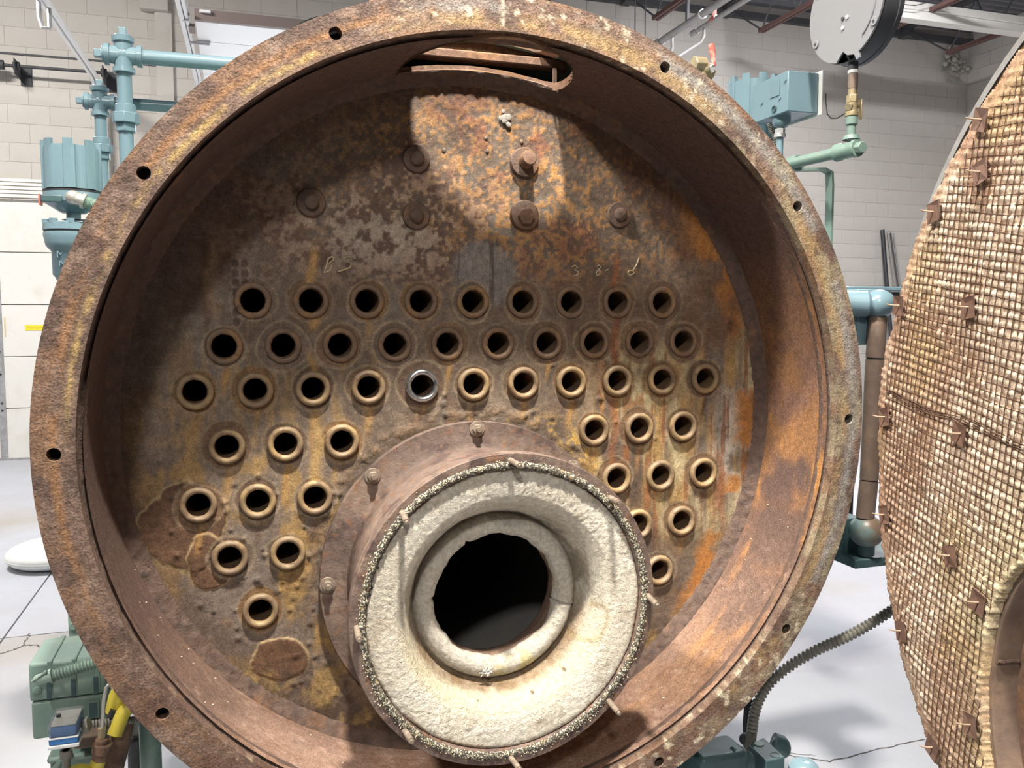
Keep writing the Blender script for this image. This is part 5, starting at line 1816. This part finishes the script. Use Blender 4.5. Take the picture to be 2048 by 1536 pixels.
def gl(py):
    return at(1703, py, y=tx.y).z


vx = at(1703, 250, y=tx.y).x
tx = Vector((vx, tx.y, 0))
seg = [('riser', 280, 250, .0125, 'teal_green', 18), ('reducer', 250, 233, .0165, 'teal_green', 18), ('brass_ring', 233, 224, .0185, 'brass', 18), ('cock_body', 226, 206, .0155, 'brass', 14), ('brass_nut', 206, 190, .0165, 'brass', 6), ('nipple', 192, 176, .0125, 'brass', 14), ('rusty_nipple', 178, 143, .0135, 'rust_smooth', 18), ('thread_seal', 147, 140, .0145, 'white_gloss', 16), ('gauge_stem', 142, 122, .0135, 'black', 16)]
for nm, pa, pb, r_, m, n_ in seg:
    MB().cyl((tx.x, tx.y, gl(pa)), (tx.x, tx.y, gl(pb)), r_, n=n_).build(nm, M[m], gpipe, bevel=.0015)
MB().lathe([(.024, 0), (.02, .012), (.013, .014)], (tx.x, tx.y, gl(280)), (0, 0, 1), 20).build('tee_boss', M['teal_green'], gpipe)
p0 = Vector((tx.x, tx.y, gl(214)))
MB().cyl(p0 + Vector((-.018, -.006, -.002)), p0 + Vector((.02, .006, .008)), .011, n=14).box(p0 + Vector((.026, -.004, -.006)), (.004, .012, .055)).build('cock_lever', M['brass'], gpipe, bevel=.001)

AX2 = Vector((.999, .04, 0)).normalized()      # gauge looks away to the right
gR = .148
gbot = gl(128)
GC = Vector((tx.x + .004, tx.y + .005, gbot + gR + .003))
gg = thing('pressure_gauge', 'big round pressure gauge seen from its grey back, on a pipe at top right', 'gauge', (tx.x, tx.y, gbot))
bk = GC - AX2 * .030
u2 = Vector((0, 0, 1)).cross(AX2).normalized()


def gpt(a, r, d):
    return GC + u2 * (r * math.cos(a)) + Vector((0, 0, 1)) * (r * math.sin(a)) + AX2 * d


case = MB().lathe([(gR * .99, -.028), (gR, -.02), (gR, .018), (gR * 1.015, .020), (gR * 1.015, .034), (gR * .9, .037), (.001, .036)], GC, AX2, 96)
case.build('case', M['gauge_case'], gg, smooth=40)
poly = []
n = 120
for i in range(n):
    a = 2 * PI * i / n
    r_ = gR * .985
    poly.append(gpt(a, r_, -.034))
# tab and notch at the bottom of the back cover
poly = []
for i in range(n):
    a = -PI / 2 + .20 + (2 * PI - .62) * i / (n - 1)
    poly.append(gpt(a, gR * .985, -.036))
base_a = -PI / 2 + .20 + (2 * PI - .62)
poly += [gpt(base_a + .02, gR * 1.10, -.036), gpt(base_a + .10, gR * 1.10, -.036), gpt(base_a + .12, gR * .97, -.036), gpt(base_a + .30, gR * .90, -.036), gpt(base_a + .44, gR * .80, -.036)]
MB().prism(poly, AX2 * .006).build('back_cover', M['gauge_back'], gg, smooth=20)
poly = [gpt(math.radians(q_), gR * .8, -.0385) for q_ in range(95, 250, 4)]
MB().tube([gpt(math.radians(q_), gR * .80, -.0365) for q_ in range(100, 236, 4)], .0035, 8).build('cover_ridge', M['gauge_back'], gg)
for a, r_ in ((35, .90), (212, .92), (330, .9)):
    p0 = gpt(math.radians(a), gR * r_, -.036)
    MB().cyl(p0, p0 - AX2 * .004, .012, n=18).build('ear', M['gauge_back'], gg, bevel=.001)
    MB().cyl(p0 - AX2 * .004, p0 - AX2 * .0048, .0042, n=12).build('ear_hole', M['black'], gg)
for px, py, m in ((1686, 38, 'black'), (1695, 34, 'white_gloss'), (1686, 56, 'white_gloss')):
    d_ = RT * ((px - 1024) / FPX) + UP * ((768 - py) / FPX) + FW
    tt = (bk - CAM + AX2 * -.0065).dot(AX2) / d_.dot(AX2)
    p0 = CAM + d_ * tt
    MB().cyl(p0, p0 - AX2 * .003, .0052, n=14).build('back_screw' if m != 'black' else 'vent_hole', M[m], gg)

# flat strap bracket
p = [at(1585, 340, y=.36), at(1646, 339, y=.36), at(1659, 346, y=.36), at(1660, 372, y=.36), at(1656, 520, y=.36)]
mb = MB()
rings = []
for i, q_ in enumerate(p):
    tt = (p[min(i + 1, 4)] - p[max(i - 1, 0)]).normalized()
    nn = Vector((tt.z, 0, -tt.x))
    rings.append([q_ + nn * .004 + Vector((0, -.016, 0)), q_ + nn * .004 + Vector((0, .016, 0)), q_ - nn * .004 + Vector((0, .016, 0)), q_ - nn * .004 + Vector((0, -.016, 0))])
o = mb.loft(rings, cap0=True, cap1=True).build('strap_bracket', M['teal_green'], smooth=0)
tag(o, 'flat teal strap bent into a bracket under the gauge pipe', 'bracket')

# flexible conduit and junction box, lower right
jb = thing('junction_box', 'dark teal junction box on the skid at the bottom right of the boiler', 'box', at(1540, 1600, y=-.26))
tl, tr_, fl_, fr2 = at(1503, 1492, y=-.12), at(1527, 1476, y=-.10), at(1532, 1524, y=-.22), at(1570, 1516, y=-.22)
zt_ = at(1532, 1523, y=-.22).z
c1_, c2_, c3_, c4_ = at(1532, 1523, z=zt_), at(1570, 1514, z=zt_), at(1527, 1474, z=zt_), at(1497, 1490, z=zt_)
MB().prism([c1_, c2_, c3_, c4_], (0, 0, -.16)).build('box', M['teal_dark'], jb, bevel=.003)
p0 = (c1_ + c2_ + c3_ + c4_) / 4
MB().cyl(p0 + Vector((.0, .03, 0)), p0 + Vector((.0, .03, .003)), .013, n=20).build('lid_screw', M['teal_green'], jb)
MB().lathe([(.011, 0), (.0125, .001), (.0125, 0)], p0 + Vector((.008, -.03, .0005)), (0, 0, 1), 20).build('knockout', M['teal_green'], jb)
b0 = at(1500, 1490, y=c4_.y + .03)
f1 = at(1503, 1464, y=b0.y)
MB().cyl(b0 + Vector((0, 0, -.01)), f1, .014, n=18).build('conduit_connector', M['conduit'], jb, bevel=.001)
MB().cyl(at(1476, 1498, y=b0.y + .05), at(1476, 1560, y=b0.y + .05), .02, n=16).ball(at(1490, 1478, y=b0.y + .03), .016, 14).build('conduit_hub', M['black'], jb)
kn = at(1546, 1488, y=.02)
MB().cyl(kn, kn + Vector((.022, -.01, -.008)), .032, n=24).ball(kn + Vector((.02, -.01, -.006)), .031, 20, (.8, 1, 1)).build('round_knob', M['teal_dark'], jb, smooth=40)
pn = at(1498, 1405, y=.1)
MB().tube([at(1507, 1402, y=.1), at(1500, 1412, y=.1), at(1497, 1450, y=.1), at(1499, 1500, y=.1)], [.014, .017, .017, .017], 14).build('black_pipe', M['black'], jb)

cpts = [(1504, 1462), (1508, 1430), (1518, 1400), (1536, 1370), (1562, 1345), (1598, 1320), (1640, 1297), (1690, 1275), (1735, 1251), (1775, 1226), (1815, 1200), (1860, 1170)]
cy_ = np.linspace(b0.y, b0.y - .10, len(cpts))
path = [at(*p_, y=float(q_)) for p_, q_ in zip(cpts, cy_)]
dense = []
for i in range(len(path) - 1):
    p_1, p_2 = path[i], path[i + 1]
    t1 = (path[min(i + 1, len(path) - 1)] - path[max(i - 1, 0)]) / 2
    t2 = (path[min(i + 2, len(path) - 1)] - path[i]) / 2
    for q_ in range(14):
        s = q_ / 14
        dense.append(p_1 * (2 * s ** 3 - 3 * s ** 2 + 1) + t1 * (s ** 3 - 2 * s ** 2 + s) + p_2 * (-2 * s ** 3 + 3 * s ** 2) + t2 * (s ** 3 - s ** 2))
# even spacing
L = [0]
for a, b in zip(dense[:-1], dense[1:]):
    L.append(L[-1] + (b - a).length)
pitch = .0118
ns = int(L[-1] / pitch * 6)
even, rads = [], []
k = 0
for i in range(ns):
    s = L[-1] * i / ns
    while k < len(L) - 2 and L[k + 1] < s:
        k += 1
    even.append(dense[k].lerp(dense[k + 1], (s - L[k]) / max(1e-9, L[k + 1] - L[k])))
    ph = (i % 6)
    rads.append([.0098, .0126, .0144, .0144, .0126, .0098][ph])
o = MB().tube(even, rads, 14).build('flexible_conduit', M['conduit'], smooth=50, fixn=False)
tag(o, 'grey ribbed flexible conduit sagging from the junction box to behind the round door', 'conduit')
p0 = at(1607, 1532, y=-.5)
o = MB().lathe([(.001, .012), (.016, .012), (.024, .008), (.031, 0), (.031, -.02), (.028, -.03), (.028, -.7 + .1)], p0, (0, 0, 1), 28).build('capped_pipe', M['teal'], smooth=40)
tag(o, 'light teal round pipe cap at the bottom edge right of the junction box', 'pipe')
wk = thing('blower_base', 'dark teal casting under the boiler at bottom right, with a hole in its lug', 'casting', at(1440, 1560, y=-.2))
a, b = at(1395, 1512, y=-.2), at(1502, 1600, y=-.2)
MB().box2((a.x, -.22, b.z), (b.x - .02, -.12, a.z)).build('casting', M['teal_dark'], wk, bevel=.012)
MB().cyl(at(1420, 1530, y=-.19), at(1500, 1522, y=-.19), .026, n=18).build('lug', M['teal_dark'], wk, bevel=.004)
p0 = at(1446, 1521, y=-.216)
MB().cyl(p0, p0 + Vector((0, -.003, 0)), .006, n=14).build('lug_hole', M['black'], wk)
MB().tube([at(1463, 1500, y=-.2), at(1474, 1508, y=-.2), at(1480, 1524, y=-.2), at(1478, 1545, y=-.2)], .009, 10).build('cable_loop', M['teal_dark'], wk)
